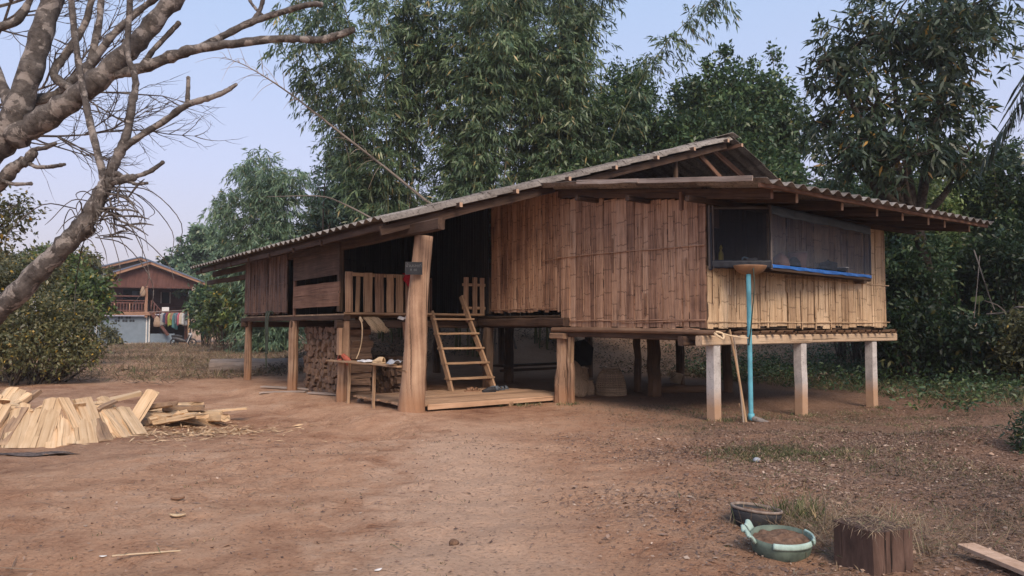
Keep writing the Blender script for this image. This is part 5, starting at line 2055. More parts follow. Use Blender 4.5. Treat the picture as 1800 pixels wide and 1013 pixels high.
o = thing("cloth_bag", "tan bag hanging below the stair of the far house", "bag", at(276, 566, Yf - 1.5))
mb = MB()
mb.lathe([(.06, .45), (.2, .3), (.30, -.1), (.28, -.38), (.1, -.42)], n=12, sy=.5)
mb.build("bag", 'tan_cloth', o, True)
# motor scooter
bx = at(322, 604, 54)
mt = thing("motor_scooter", "dark and white motor scooter parked by the washing pole", "scooter", gp(bx[0], bx[1]), .15)
for nm_, x in (("wheel", -.62), ("wheel", .62)):
    mb = MB()
    mb.tube([(x + .26 * math.cos(a), 0, .29 + .26 * math.sin(a)) for a in np.linspace(0, 2 * math.pi, 25)], .05, 8)
    mb.tube([(x, -.06, .29), (x, .06, .29)], .06, 8)
    for k in range(5):
        mb.tube([(x, 0, .29), (x + .24 * math.cos(k * 1.2566), 0, .29 + .24 * math.sin(k * 1.2566))], .018, 5)
    mb.build(nm_, 'black_rubber', mt)
mb = MB()
mb.tube([(-.75, 0, .62), (-.4, 0, .56), (-.1, 0, .46), (.15, 0, .40), (.38, 0, .55), (.46, 0, .85)], [.10, .15, .14, .09, .11, .10], 10, 0, 4)
mb.build("body", 'black_metal', mt, True)
mb = MB()
mb.grid(lambda s, t: (.30 + .24 * s + .06 * t, (t - .5) * .36, .28 + .62 * s - .06 * abs(t - .5)), 8, 6)
mb.tube([(.44, 0, .86), (.50, 0, .98)], [.12, .08], 10)
mb.build("leg_shield", 'white_plastic', mt, True, solid=.03)
mb = MB()
mb.tube([(-.80, 0, .74), (-.45, 0, .76), (-.05, 0, .68)], [.10, .13, .09], 10, 0, 4)
mb.build("seat", 'black_rubber', mt, True)
mb = MB()
mb.tube([(.44, -.30, 1.02), (.50, -.1, .98), (.50, .1, .98), (.44, .30, 1.02)], .022, 6)
mb.tube([(.48, -.2, .98), (.5, -.28, 1.16)], .012, 5)
mb.lathe([(.01, 0), (.06, .01), (.05, .06), (.01, .07)], (.5, -.28, 1.14), 10)
mb.build("handlebar", 'black_metal', mt)
mb = MB()
mb.tube([(.47, 0, .85), (.62, 0, .29)], .03, 6)
mb.build("front_fork", 'black_metal', mt)
mb = MB()
mb.lathe([(.01, 0), (.07, .02), (.07, .06), (.01, .08)], (.50, 0, .86), 12)
mb.build("headlight", 'white_plastic', mt, True)
o = thing("white_cabin_wall", "white painted wall glimpsed through the hedge left of the far house", "wall", at(112, 600, 50) * [1, 1, 0])
mb = MB()
mb.box((0, 0, 1.3), (3.0, .2, 3.6), .01)
mb.build("wall", 'white_cloth', o)
mb = MB()
mb.beam((-2.4, -.2, 3.2), (2.4, -.2, 3.3), 1.2, .08)
mb.build("roof_edge", 'grey_wood', o)
p = at(1642, 498, 27)
o = thing("shed", "low shed with a grey sheet roof half hidden in the thicket", "shed", gp(p[0], p[1]))
hs_ = p[2] - float(gz(p[0], p[1]))
mb = MB()
mb.beam((-.9, 0, hs_), (.9, 0, hs_ + .06), 1.2, .05)
mb.build("roof", 'roof', o)
for x in (-.8, .75):
    mb = MB()
    mb.beam((x, 0, -.1), (x, 0, hs_), .12, .12, .01)
    mb.build("post", 'dark_post', o)

# ------------------------------------------------------------------ the bare pollarded tree at the left
T = 7.2


def pxp(pts, Y0=T):
    return [at(x, y, Y0 + dy) for x, y, dy in pts]


bt = thing("bare_tree", "bare lichen covered tree with thick stubby pruned branches", "tree", gp(-6.6, 7.4))
org = np.array([-6.6, 7.4, float(gz(-6.6, 7.4))])


def limb(name, pts, rad, mat='bark', n=12, j=.045, smooth=6, parent=bt):
    P, R = catmull([p - org for p in pts], rad, smooth)
    for i in range(1, len(P) - 1):
        P[i] = P[i] + np.array([RND.uniform(-1, 1), RND.uniform(-1, 1), RND.uniform(-1, 1)]) * R[i] * .10
    R = [r * (1 + .06 * math.sin(i * 1.7) + RND.uniform(-.05, .05) + (.20 if RND.random() < .10 else 0)) for i, r in enumerate(R)]
    mb = MB()
    tip = P[-1] + (P[-1] - P[-2]) / np.linalg.norm(P[-1] - P[-2]) * R[-1] * .5
    mb.tube(P + [tip], R + [R[-1] * .55], n, j)
    return mb.build(name, mat, parent, True)


pm_ = .0055                                              # metres per picture pixel at that distance
base_ = np.array([-6.6, 7.4, float(gz(-6.6, 7.4)) - .2])
limb("trunk", [base_, base_ + [.10, 0, .9]] + pxp([(-190, 470, .15), (-75, 330, .1), (10, 235, .0), (52, 130, .0), (82, 30, .1), (112, -90, .2), (135, -190, .3)]), [.32, .25, .19, .155, .132, .106, .098, .094, .085], n=16)
limb("branch", pxp([(20, 245, .0), (85, 205, -.05), (160, 150, -.1), (225, 90, -.1), (275, 35, -.05), (330, -30, 0), (370, -90, .1)]), [.112, .106, .098, .09, .084, .08, .075], n=14)
limb("branch", pxp([(198, 132, -.1), (240, 122, -.05), (300, 100, .0), (350, 85, .0), (420, 76, .05), (500, 68, .1), (560, 70, .1), (595, 62, .1), (622, 52, .1)]), [.05, .055, .052, .046, .040, .036, .036, .037, .032])
limb("branch", pxp([(335, 92, .0), (390, 65, .1), (440, 40, .15), (500, 20, .2), (545, 8, .2), (566, 8, .2)]), [.034, .036, .035, .030, .028, .024])
limb("branch", pxp([(440, 42, .15), (455, 22, .2), (462, 0, .2), (468, -40, .2)]), [.024, .022, .021, .02])
limb("branch", pxp([(462, 28, .2), (445, 10, .25), (430, -15, .3)]), [.016, .015, .013])
limb("branch", pxp([(248, 118, -.05), (270, 88, 0), (298, 58, .05), (315, 40, .05)]), [.028, .025, .025, .022])
limb("branch", pxp([(130, 160, .1), (95, 130, .2), (120, 90, .3), (150, 40, .35), (165, -20, .4)]), [.045, .04, .038, .034, .03])
limb("branch", pxp([(58, 180, .15), (100, 165, .2), (160, 110, .3), (200, 60, .35), (250, 15, .4), (300, -20, .4)]), [.048, .045, .04, .036, .032, .028])
limb("branch", pxp([(60, 175, .2), (140, 150, .3), (170, 60, .3), (180, -20, .4)]), [.04, .04, .035, .03])
limb("branch", pxp([(30, 210, .2), (-10, 120, .3), (-30, 60, .3), (25, 40, .35), (48, 10, .4), (60, -40, .4)]), [.065, .055, .045, .04, .035, .03])
limb("branch", pxp([(-60, 350, .2), (-10, 330, .1), (25, 295, .0), (48, 282, 0), (62, 268, 0)]), [.09, .07, .055, .042, .032])
limb("branch", pxp([(45, 280, .0), (58, 264, 0), (80, 260, -.05), (98, 252, -.1)]), [.026, .022, .021, .019])
limb("branch", pxp([(52, 288, .0), (66, 294, 0), (92, 293, -.05), (114, 289, -.1)]), [.02, .019, .020, .016])
limb("branch", pxp([(5, 318, .0), (25, 324, 0), (55, 323, -.05)]), [.02, .018, .016])
# the long low limb with its fork
limb("branch", [base_ + [.05, -.1, .55]] + pxp([(-150, 640, -.2), (-60, 590, -.35), (15, 530, -.45), (75, 470, -.5), (122, 425, -.5), (158, 378, -.5), (180, 335, -.5), (190, 312, -.5)]), [.18, .14, .112, .096, .088, .084, .076, .066, .056], n=14)
limb("branch", pxp([(126, 424, -.5), (148, 412, -.45), (162, 402, -.42)]), [.055, .05, .04])
limb("branch", pxp([(184, 320, -.5), (172, 270, -.48), (158, 215, -.45), (150, 175, -.4), (138, 110, -.35), (128, 30, -.3), (124, -40, -.3)]), [.036, .032, .032, .030, .028, .028, .026])
limb("branch", pxp([(190, 312, -.5), (205, 280, -.5), (222, 240, -.5), (233, 180, -.48), (238, 140, -.45), (224, 95, -.45), (226, 40, -.4), (232, -40, -.4)]), [.050, .044, .036, .032, .030, .026, .026, .025])
limb("branch", pxp([(216, 262, -.5), (245, 240, -.5), (285, 215, -.5), (330, 184, -.5), (370, 172, -.5), (398, 160, -.5), (416, 148, -.5)]), [.030, .030, .028, .028, .024, .022, .015])
limb("branch", pxp([(329, 186, -.5), (330, 165, -.52), (331, 136, -.53)]), [.021, .019, .018])
limb("branch", pxp([(192, 318, -.5), (215, 316, -.5), (236, 312, -.5)]), [.045, .042, .035])
limb("branch", pxp([(234, 312, -.5), (262, 302, -.5), (287, 285, -.5)]), [.022, .020, .018])
limb("branch", pxp([(226, 318, -.5), (240, 324, -.52), (259, 322, -.55)]), [.016, .015, .013])
limb("stub", pxp([(196, 312, -.5), (205, 306, -.52), (213, 309, -.52)]), [.03, .03, .022])
# the orchid tangle on the low limb
ep = thing("hanging_orchid", "tangle of wiry dry orchid roots clinging to the low limb", "orchid", at(175, 372, 6.7))
mb = MB()
ro_ = np.random.default_rng(12)
for k in range(58):
    s = ro_.uniform(-1, 1)
    p0 = np.array([s * .10 + ro_.normal() * .05, ro_.normal() * .05, s * .22 + ro_.normal() * .05])
    d = unit(np.array([ro_.normal() * .9 + .35, ro_.normal() * .6, ro_.normal() * .5 + .25]))
    L = ro_.uniform(.15, .62)
    p1 = p0 + d * L * .5
    p2 = p0 + d * L * .95 + np.array([0, 0, -L * .45])
    p3 = p2 + np.array([ro_.normal() * .06, ro_.normal() * .05, -L * ro_.uniform(.1, .6)])
    mb.tube([p0, p1, p2, p3], [.0055, .005, .004, .002], 4, .1, 4, False)
mb.build("roots", 'twig', ep)
mb = MB()
for k in range(18):
    p0 = np.array([.10 + ro_.normal() * .05, ro_.normal() * .05, -.05 + ro_.normal() * .09])
    d = unit(np.array([ro_.normal() * .5 + .8, ro_.normal() * .5, ro_.normal() * .35]))
    L = ro_.uniform(.12, .34)
    mb.tube([p0, p0 + d * L * .6, p0 + d * L + [0, 0, -.03]], [.008, .011, .004], 5, .05, 3)
mb.build("bulbs", 'twig', ep)

# a thin twigged leafless tree behind it
tt = thing("leafless_tree", "leafless tree with fine spreading twigs behind the pruned one", "tree", gp(-9.2, 11.0))
org2 = np.array([-9.2, 11.0, float(gz(-9.2, 11.0))])
mbt, mbw = MB(), MB()
mbt.tube([np.array([0, 0, -.2]), np.array([.2, 0, 2]), np.array([.5, .0, 4.2]), np.array([1.0, .1, 6.5])], [.2, .17, .13, .07], 10, .05, 6)
mbt.build("trunk", 'twig', tt, True)
rt = np.random.default_rng(31)


def twig(p, d, L, r, depth):
    n = 6
    P, q = [p], p
    dd = d
    for i in range(n):
        dd = unit(dd + rt.normal(size=3) * .10 + np.array([0, 0, .03 if depth < 2 else .05]))
        q = q + dd * L / n
        P.append(q)
        if depth < 3 and i > 0:
            for _ in range(2 if depth < 2 else 1):
                if rt.random() < .72:
                    s = unit(np.cross(dd, rt.normal(size=3)))
                    twig(q, unit(dd * .85 + s * .55), L * rt.uniform(.35, .6), r * .5, depth + 1)
    mbw.tube(P, [r * (1 - .75 * i / n) for i in range(n + 1)], 4, .05, 0, False)


for k, (z, dx, dz, L) in enumerate([(4.5, .95, .08, 2.3), (4.8, .95, .0, 2.5), (5.1, .9, .08, 2.6), (5.5, .9, .12, 2.6), (5.9, .85, .2, 2.4), (6.3, .7, .4, 2.2)]):
    twig(np.array([.3 + .12 * (z - 2), 0, z]), unit(np.array([dx, rt.uniform(-.3, .3), dz])), L, .034, 0)
mbw.build("twigs", 'twig', tt)

# ------------------------------------------------------------------ vegetation
def crown_tree(name, label, cat, base, blobs, ncl, lpc, L, Wd, mat, seed, trunk_r=.15, droop=.25, outw=.5, crad=.25, group=None, trunk_mat='trunk', limbs=True, kind_parts=("trunk", "crown"), shell=.45, top=None):
    """blobs: (centre, radii) in world coordinates; leaves sit in whorls through the crown's volume"""
    rs = np.random.default_rng(seed)
    base = np.array(base, float)
    o = thing(name, label, cat, base, 0, group)
    C = np.array([b[0] for b in blobs], float)
    R = np.array([b[1] if not np.isscalar(b[1]) else (b[1],) * 3 for b in blobs], float)
    wt = (R.prod(1)) ** (2 / 3)
    idx = rs.choice(len(blobs), ncl, p=wt / wt.sum())
    d = unit(rs.normal(size=(ncl, 3)))
    lump = 1 + .34 * np.array([vnoise(v[0] * 2.3 + i * 7, v[1] * 2.3 + v[2] * 1.9, seed % 50) for v, i in zip(d, idx)])
    rad = rs.random(ncl) ** shell * lump
    cen = C[idx] + d * R[idx] * rad[:, None]
    g = gz(cen[:, 0], cen[:, 1])
    cen[:, 2] = np.maximum(cen[:, 2], g + .06)
    n = ncl * lpc
    ci = np.repeat(np.arange(ncl), lpc)
    axis_ = unit(d * .8 + rs.normal(size=(ncl, 3)) * .5 + np.array([0, 0, .25]))
    ld = unit(rs.normal(size=(n, 3)) * .75 + axis_[ci] * outw + np.array([0, 0, -droop]))
    bp = cen[ci] + rs.normal(size=(n, 3)) * crad * .45 + axis_[ci] * (rs.random((n, 1)) - .5) * crad
    s = rs.uniform(.65, 1.2, n)
    leaves(kind_parts[1], bp - base, ld, L * s, Wd * s, mat, o, seed, .16, .45)
    mb = MB()
    if limbs:
        tp = top if top is not None else base + (C.mean(0) - base) * [.6, .6, .55]
        tp = np.array(tp, float)
        mid = base + (tp - base) * .5 + np.array([rs.normal() * .08, rs.normal() * .08, 0])
        mb.tube([base * 0 + [0, 0, -.2], mid - base, tp - base], [trunk_r, trunk_r * .82, trunk_r * .6], 10, .06, 6)
        for bi in range(len(blobs)):
            c = C[bi]
            m = tp + (c - tp) * .5 + rs.normal(size=3) * .15
            mb.tube([tp - base, m - base, c - base], [trunk_r * .5, trunk_r * .33, trunk_r * .16], 7, .06, 4, False)
            own = np.where(idx == bi)[0]
            for k in own[:: max(1, len(own) // 14)][:14]:
                e = cen[k]
                m = c + (e - c) * .5 + rs.normal(size=3) * .12
                mb.tube([c - base, m - base, e - base], [trunk_r * .16, trunk_r * .10, trunk_r * .04], 5, .05, 3, False)
    else:
        for bi in range(len(blobs)):
            own = np.where(idx == bi)[0]
            for k in own[:: max(1, len(own) // 9)][:9]:
                e = cen[k]
                p0 = np.array([C[bi][0] * .6 + base[0] * .4 + rs.normal() * .1, C[bi][1] * .6 + base[1] * .4 + rs.normal() * .1, 0])
                p0[2] = float(gz(p0[0], p0[1])) - .05
                m = p0 + (e - p0) * .5 + rs.normal(size=3) * .1
                mb.tube([p0 - base, m - base, e - base], [trunk_r * .35, trunk_r * .22, trunk_r * .08], 5, .06, 3, False)
    mb.build(kind_parts[0], trunk_mat, o, True)
    return o


def bl(x, y, Y, rx, ry=None, rd=None):
    """a crown blob given in picture pixels at depth Y"""
    k = Y / F_PX
    ry = ry or rx
    return (at(x, y, Y), (rx * k, (rd or (rx + ry) / 2) * k, ry * k))


def gxy(x, Y):
    X = at(x, 573, Y)[0]
    return gp(X, Y)


def bamboo(name, label, cx, cy, n, height, spread, seed, mat='bam_leaf', leafL=.27, extra=(), lean=(0, 0), start=.22, per=3, nl=13, dead=2, br=1.0):
    rs = np.random.default_rng(seed)
    base = gp(cx, cy)
    o = thing(name, label, "bamboo", base)
    B, D, Ls = [], [], []
    specs = []
    for k in range(n):
        a = 2 * math.pi * k / n + rs.normal() * .3
        out = np.array([math.cos(a), math.sin(a), 0]) * spread * rs.uniform(.35, 1.25) + np.array([lean[0], lean[1], 0])
        specs.append((np.array([math.cos(a), math.sin(a), 0]) * rs.uniform(.2, .8), out, height * rs.uniform(.72, 1.1), k < dead))
    for (off, out, h, isdead) in list(specs) + [(np.array([e[0], e[1], 0.0]), np.array([e[2], e[3], 0.0]), e[4], e[5] if len(e) > 5 else False) for e in extra]:
        P = []
        m = 16
        z0 = float(gz(cx + off[0], cy + off[1])) - base[2] - .1
        ph = rs.normal(size=2) * .12
        for i in range(m + 1):
            t = i / m
            q = off + out * (t ** 1.9) + np.array([ph[0] * math.sin(t * 5), ph[1] * math.sin(t * 4), z0 + h * (t - .20 * t ** 4)])
            P.append(q)
        r0 = rs.uniform(.024, .042)
        mb = MB()
        mb.tube(P, [r0 * (1 - .8 * (i / m)) + .004 for i in range(m + 1)], 6, .03, 2, False)
        # the swollen nodes
        mb.build("culm", 'dead_culm' if isdead else 'culm', o, True)
        if isdead:
            continue
        Pa = np.array(P)
        steps = int(h * (1 - start) / .42)
        for i in range(steps):
            t = start + (1 - start) * (i + rs.random()) / steps
            f = t * m
            j = min(int(f), m - 1)
            p = Pa[j] + (Pa[j + 1] - Pa[j]) * (f - j)
            tan = unit(Pa[j + 1] - Pa[j])
            for _ in range(per):
                sd = unit(np.cross(tan, rs.normal(size=3)))
                bd = unit(sd + tan * .35 + np.array([0, 0, .1]))
                bL = br * rs.uniform(.55, 1.45) * (1.15 - .55 * t)
                u = rs.random(nl) ** .75
                sag = (u ** 2)[:, None] * np.array([0, 0, -.5]) * bL
                bp = p + bd * (u * bL)[:, None] + sag + rs.normal(size=(nl, 3)) * .05
                ld = unit(bd * .55 + rs.normal(size=(nl, 3)) * .42 + np.array([0, 0, -.75]))
                B.append(bp)
                D.append(ld)
                Ls.append(leafL * rs.uniform(.6, 1.25, nl))
    B, D, Ls = np.concatenate(B), np.concatenate(D), np.concatenate(Ls)
    leaves("foliage", B, D, Ls, Ls * .20, mat, o, seed, .12, .3)
    return o


# the bamboo grove behind the house
b0 = gxy(690, 27)
bamboo("bamboo_clump", "airy tall bamboo clump left of the ridge with culms fanning to the left", b0[0], b0[1], 17, 15.5, 2.6, 1, leafL=.28, lean=(-.6, -.5), nl=17, per=4,
       extra=[(-.3, -.2, -3.4, -1.5, 15), (-.5, 0, -3.0, -3.0, 13.5), (-.4, .2, -2.2, -2.0, 14.2), (.2, .1, .9, -1.5, 16)])
b1 = gxy(835, 26)
bamboo("bamboo_clump", "dense middle bamboo clump with yellow green culms rising behind the roof", b1[0], b1[1], 20, 17.0, 1.9, 2, leafL=.27, nl=19, per=5, dead=3)
b2 = gxy(975, 27)
bamboo("bamboo_clump", "dark green bamboo clump with one leafy culm arching right over the sky", b2[0], b2[1], 20, 17.5, 1.5, 3, leafL=.27, nl=20, per=5, lean=(-.2, -.2),
       extra=[(.6, .0, 5.2, -2.2, 15.2), (.4, .2, 1.8, -1.0, 17)])
# dead bare culm leaning far to the left
o = thing("dead_bamboo", "bare dead bamboo culm leaning far left against the sky", "bamboo", gxy(760, 25.5))
q = [at(745, 350, 25.3), at(690, 305, 25), at(600, 235, 24.5), at(510, 165, 24), at(440, 120, 23.7), at(398, 102, 23.5)]
g0_ = at(850, 437, 26)
mb = MB()
O_ = np.array(o.location)
mb.tube([gp(float(g0_[0]) + 1.2, 26.4) - O_ - [0, 0, .2], g0_ - O_] + [p - O_ for p in q], [.05, .05, .048, .043, .036, .028, .018, .007], 7, .03, 5)
mb.build("culm", 'grey_culm', o, True)
rd_ = np.random.default_rng(2)
mb = MB()
PP, _ = catmull(q, [0] * len(q), 8)
for i, p in enumerate(PP[10:]):
    for _ in range(2):
        if rd_.random() < .75:
            d = unit(np.array([rd_.normal() * .6 - .5, rd_.normal() * .5, rd_.normal() * .7 + .2]))
            L = rd_.uniform(.25, 1.3)
            p2 = p + d * L
            mb.tube([p - O_, p + d * L * .5 + [0, 0, .05] - O_, p2 + [0, 0, -.12 * L] - O_], [.010, .007, .003], 4, 0, 3, False)
mb.build("twigs", 'dead_culm', o)
o = thing("dead_bamboo", "dead bamboo culm lying slanted just above the eave", "bamboo", gxy(660, 25))
O_ = np.array(o.location)
mb = MB()
mb.tube([at(xx, yy, dd) - O_ for xx, yy, dd in ((690, 408, 24.6), (655, 385, 24.4), (600, 357, 24), (560, 345, 23.8), (470, 346, 23.4))], [.034, .032, .028, .022, .008], 7, .03, 5)
mb.build("culm", 'grey_culm', o, True)
# pale hazy bamboo at the far left of the grove
b3_ = gxy(480, 41)
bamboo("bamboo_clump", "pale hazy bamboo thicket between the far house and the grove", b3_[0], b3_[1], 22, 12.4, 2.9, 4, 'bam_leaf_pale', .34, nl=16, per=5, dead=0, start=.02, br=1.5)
crown_tree("dark_tree", "dark leafy tree filling in beneath the leaning dead culm", "tree", gxy(625, 33), [bl(620, 335, 33, 62, 60), bl(580, 400, 33, 55, 60), bl(665, 390, 32, 60, 70), bl(600, 290, 34, 40, 32)], 620, 20, .24, .085, 'dark_leaf', 51, .16, .2)
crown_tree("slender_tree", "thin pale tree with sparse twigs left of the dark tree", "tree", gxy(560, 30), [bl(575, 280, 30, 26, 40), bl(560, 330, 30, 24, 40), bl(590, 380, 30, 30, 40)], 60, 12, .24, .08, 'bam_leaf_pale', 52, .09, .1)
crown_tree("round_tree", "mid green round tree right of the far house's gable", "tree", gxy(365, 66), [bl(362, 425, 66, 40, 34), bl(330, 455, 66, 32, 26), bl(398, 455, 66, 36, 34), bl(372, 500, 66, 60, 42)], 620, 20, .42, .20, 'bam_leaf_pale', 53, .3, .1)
crown_tree("small_tree", "small dark tree peeking between the far roof and the round tree", "tree", gxy(303, 72), [bl(303, 463, 72, 20, 15), bl(300, 485, 72, 24, 18)], 130, 16, .42, .2, 'dark_leaf', 54, .2, .1)
# broadleaf trees behind the roof
crown_tree("broadleaf_tree", "tall dark evergreen directly behind the ridge, right of the bamboo", "tree", gxy(1075, 29), [bl(1105, 165, 29, 62, 60), bl(1030, 225, 28, 85, 75), bl(1120, 240, 28, 80, 70), bl(1000, 310, 27, 90, 65), bl(1080, 320, 27, 90, 60)], 1500, 20, .20, .085, 'ever_leaf', 61, .25, .15)
crown_tree("broadleaf_tree", "broad rounded evergreen with sprigs on top between the ridge and the drooping tree", "tree", gxy(1300, 29), [bl(1230, 180, 29, 55, 60), bl(1315, 170, 29, 75, 62), bl(1365, 230, 29, 62, 80), bl(1270, 250, 28, 85, 75), bl(1200, 260, 28, 60, 60), bl(1345, 320, 28, 70, 60)], 1500, 20, .24, .105, 'ever_leaf', 62, .25, .1)
o = crown_tree("sprig", "thin sprig of leaves standing above the rounded evergreen's left shoulder", "plant", gp(at(1262, 130, 29)[0], 29), [bl(1243, 112, 29, 9, 12), bl(1275, 96, 29, 8, 14), bl(1248, 125, 29, 16, 10)], 34, 9, .24, .11, 'ever_leaf', 63, .05, -.2, top=at(1262, 150, 29))
o = crown_tree("sprig", "thin sprig of leaves standing above the rounded evergreen's right shoulder", "plant", gp(at(1360, 130, 29)[0], 29.4), [bl(1356, 92, 29, 9, 12), bl(1368, 104, 29, 8, 9)], 14, 9, .2, .1, 'ever_leaf', 64, .045, -.2, top=at(1362, 150, 29))
# the big drooping leaved tree at the right
crown_tree("mango_tree", "large dark tree with long drooping leaves right of the house", "tree", gp(11.9, 20.2),
           [bl(1560, 60, 19, 120, 85), bl(1480, 130, 18.5, 62, 45), bl(1455, 105, 18.5, 42, 26), bl(1660, 80, 18.5, 110, 90), bl(1540, 190, 18.5, 95, 75), bl(1650, 200, 18.5, 85, 85), bl(1500, 260, 18, 70, 60), bl(1590, 275, 17.6, 85, 55), bl(1680, 285, 18.2, 60, 45), bl(1700, 20, 19, 80, 60), bl(1450, 220, 19, 30, 40)],
           820, 14, .30, .075, 'mango_leaf', 71, .24, .55, .55, .20, shell=.5)
# palm at the far right edge
pa = thing("coconut_palm", "palm whose dark fronds hang into the top right corner", "palm", gp(12.0, 13.2))
mb = MB()
mb.tube([(0, 0, -.1), (.1, 0, 3.5), (.15, 0, 7.6)], [.19, .15, .13], 10, .05, 6)
mb.build("trunk", 'trunk', pa, True)
for k in range(13):
    rs_ = np.random.default_rng(80 + k)
    a = 2 * math.pi * k / 13 + .2
    hd = np.array([math.cos(a), math.sin(a), 0])
    el = rs_.uniform(.1, .9)
    Pf = [np.array([.15, 0, 7.6]) + hd * 3.1 * t * math.cos(el * .6) + np.array([0, 0, 3.0 * t * el * .8 - 3.1 * t * t]) for t in np.linspace(0, 1, 12)]
    mb = MB()
    mb.tube(Pf, [.035 * (1 - .85 * i / 11) + .004 for i in range(12)], 5, 0, 0, False)
    fo = mb.build("frond", 'palm_leaf', pa)
    tt_ = rs_.uniform(.12, 1, 170)
    f = tt_ * 11
    j = np.minimum(f.astype(int), 10)
    Pn = np.array(Pf)
    bp = Pn[j] + (Pn[j + 1] - Pn[j]) * (f - j)[:, None]
    tg = unit(Pn[j + 1] - Pn[j])
    sd = unit(np.cross(tg, np.array([0, 0, 1.0]))) * np.where(rs_.random(170) < .5, 1, -1)[:, None]
    leaves("leaflets", bp, unit(sd + tg * .6 + np.array([0, 0, -.55])), .75 * (1.1 - .6 * np.abs(tt_ - .45)), .035, 'palm_leaf', fo, k, .2)

# the thicket to the right of the house
sh = [("shrub", "bright leaved shrub just right of the kitchen corner", 1600, 350, 21, 62, 60, 'shrub_leaf'), ("shrub", "tall shrub under the drooping tree's right side", 1690, 350, 22, 75, 75, 'shrub_leaf'),
      ("shrub", "dark shrub at the right edge below the palm", 1780, 330, 21, 60, 85, 'dark_leaf'), ("shrub", "low dark shrub beside the kitchen's far corner post", 1600, 470, 19.5, 60, 70, 'ever_leaf'),
      ("shrub", "shadowy shrub round the shed roof", 1680, 450, 20.5, 60, 50, 'ever_leaf'), ("shrub", "feathery shrub hanging at the thicket's right side", 1770, 450, 19, 50, 70, 'dark_leaf'),
      ("shrub", "low bush at the foot of the thicket, left part", 1610, 570, 18.8, 70, 45, 'dark_leaf'), ("shrub", "low bush at the foot of the thicket, middle part", 1710, 590, 18.2, 60, 40, 'dark_leaf'), ("shrub", "low bush at the foot of the thicket, right edge", 1800, 600, 17.6, 60, 50, 'bush_leaf'),
      ("shrub", "leafy shrub seen above the kitchen roof's far end", 1500, 330, 24, 70, 50, 'ever_leaf'), ("shrub", "dark tangle behind the kitchen's right eave", 1560, 420, 24, 60, 80, 'dark_leaf')]
for i, (nm_, lb, x, y, Y, rx, ry, mt_) in enumerate(sh):
    crown_tree(nm_, lb, "shrub", gxy(x, Y), [bl(x, y, Y, rx, ry), bl(x - rx * .5, y + ry * .5, Y + .4, rx * .8, ry * .8), bl(x + rx * .5, y + ry * .6, Y + .3, rx * .8, ry * .8), bl(x, y + ry * 1.2, Y + .2, rx, ry * .9)],
               430 + (120 if i < 3 else 0), 17, .17, .07, mt_, 200 + i, .07, .1, limbs=False, kind_parts=("stems", "foliage"))
# banana-like broad leaves in the shade
o = thing("taro_plant", "shaded plant with a few broad pale leaves in the thicket", "plant", gxy(1705, 18.6))
O_ = np.array(o.location)
for k, (x, y, s, a) in enumerate([(1688, 540, .40, .3), (1722, 520, .34, 2.2), (1735, 575, .36, -.6)]):
    c = at(x, y, 18.3) - O_
    mb = MB()
    mb.tube([(0, 0, -.1), c * .5 + [.04, 0, .1], c], [.02, .016, .01], 6, 0, 4)
    st_ = mb.build("stalk", 'culm', o)
    mb = MB()
    mb.grid(lambda s_, t: tuple(c + np.array([math.cos(a), math.sin(a) * .6 - .2, -.35]) * s * (s_ - .2) + np.array([-math.sin(a), .3, .35]) * s * .8 * (t - .5) * math.sin(math.pi * min(.98, s_ * .9 + .1)) + [0, 0, -.1 * abs(t - .5)]), 8, 4)
    mb.build("leaf", 'light_leaf', o, True)

# distant wood closing the view behind the house and the thicket
wood_trees = [(1000, 48, 300, 120), (1180, 52, 330, 110), (1400, 46, 330, 120), (1560, 44, 330, 110), (1730, 42, 340, 110), (1880, 40, 350, 120), (820, 46, 420, 80), (700, 52, 440, 70), (560, 60, 470, 60), (470, 66, 490, 55)]
for i, (x, Y, y, r) in enumerate(wood_trees):
    crown_tree("woodland_tree", "distant woodland tree seen in gaps behind the thicket" if x > 900 else "distant woodland tree seen low behind the bamboo", "tree", gxy(x, Y),
               [bl(x, y, Y, r, r * .9), bl(x - r * .6, y + r * .7, Y, r * .8, r * .8), bl(x + r * .6, y + r * .7, Y, r * .8, r * .8), bl(x, y + r * 1.3, Y, r * .9, r * .7)], 300, 18, .5, .26, 'dark_leaf', 300 + i, .25, .1, group="distant woodland right" if x > 900 else "distant woodland left")

# hedge bush at the left with yellow leaves
crown_tree("flowering_bush", "big olive green bush with a few yellow flowers at the left edge", "bush", gxy(40, 19.5),
           [bl(20, 520, 19.5, 70, 60), bl(90, 560, 19, 70, 60), bl(30, 600, 18.6, 85, 60), bl(120, 615, 18.8, 55, 45), bl(-60, 560, 19, 80, 100), bl(55, 480, 20.5, 60, 36), bl(150, 590, 19.4, 30, 45)], 1700, 15, .105, .055, 'bush_leaf', 401, .09, .15, limbs=False, kind_parts=("stems", "foliage"), crad=.22)
crown_tree("leafy_bush", "fresh green small tree with yellow leaves against the far house", "tree", gxy(140, 27), [bl(150, 505, 27, 40, 34), bl(115, 530, 27, 45, 40), bl(165, 540, 27, 28, 34), bl(90, 470, 28, 50, 30)], 420, 17, .20, .10, 'light_leaf', 402, .10, .2)
crown_tree("far_hedge", "dull green hedge behind the olive bush", "hedge", gxy(60, 34), [bl(40, 465, 34, 70, 26), bl(110, 455, 34, 60, 22), bl(-20, 470, 34, 60, 40), bl(150, 480, 36, 40, 30)], 420, 16, .26, .12, 'bush_leaf', 403, .1, .1, limbs=False, kind_parts=("stems", "foliage"))
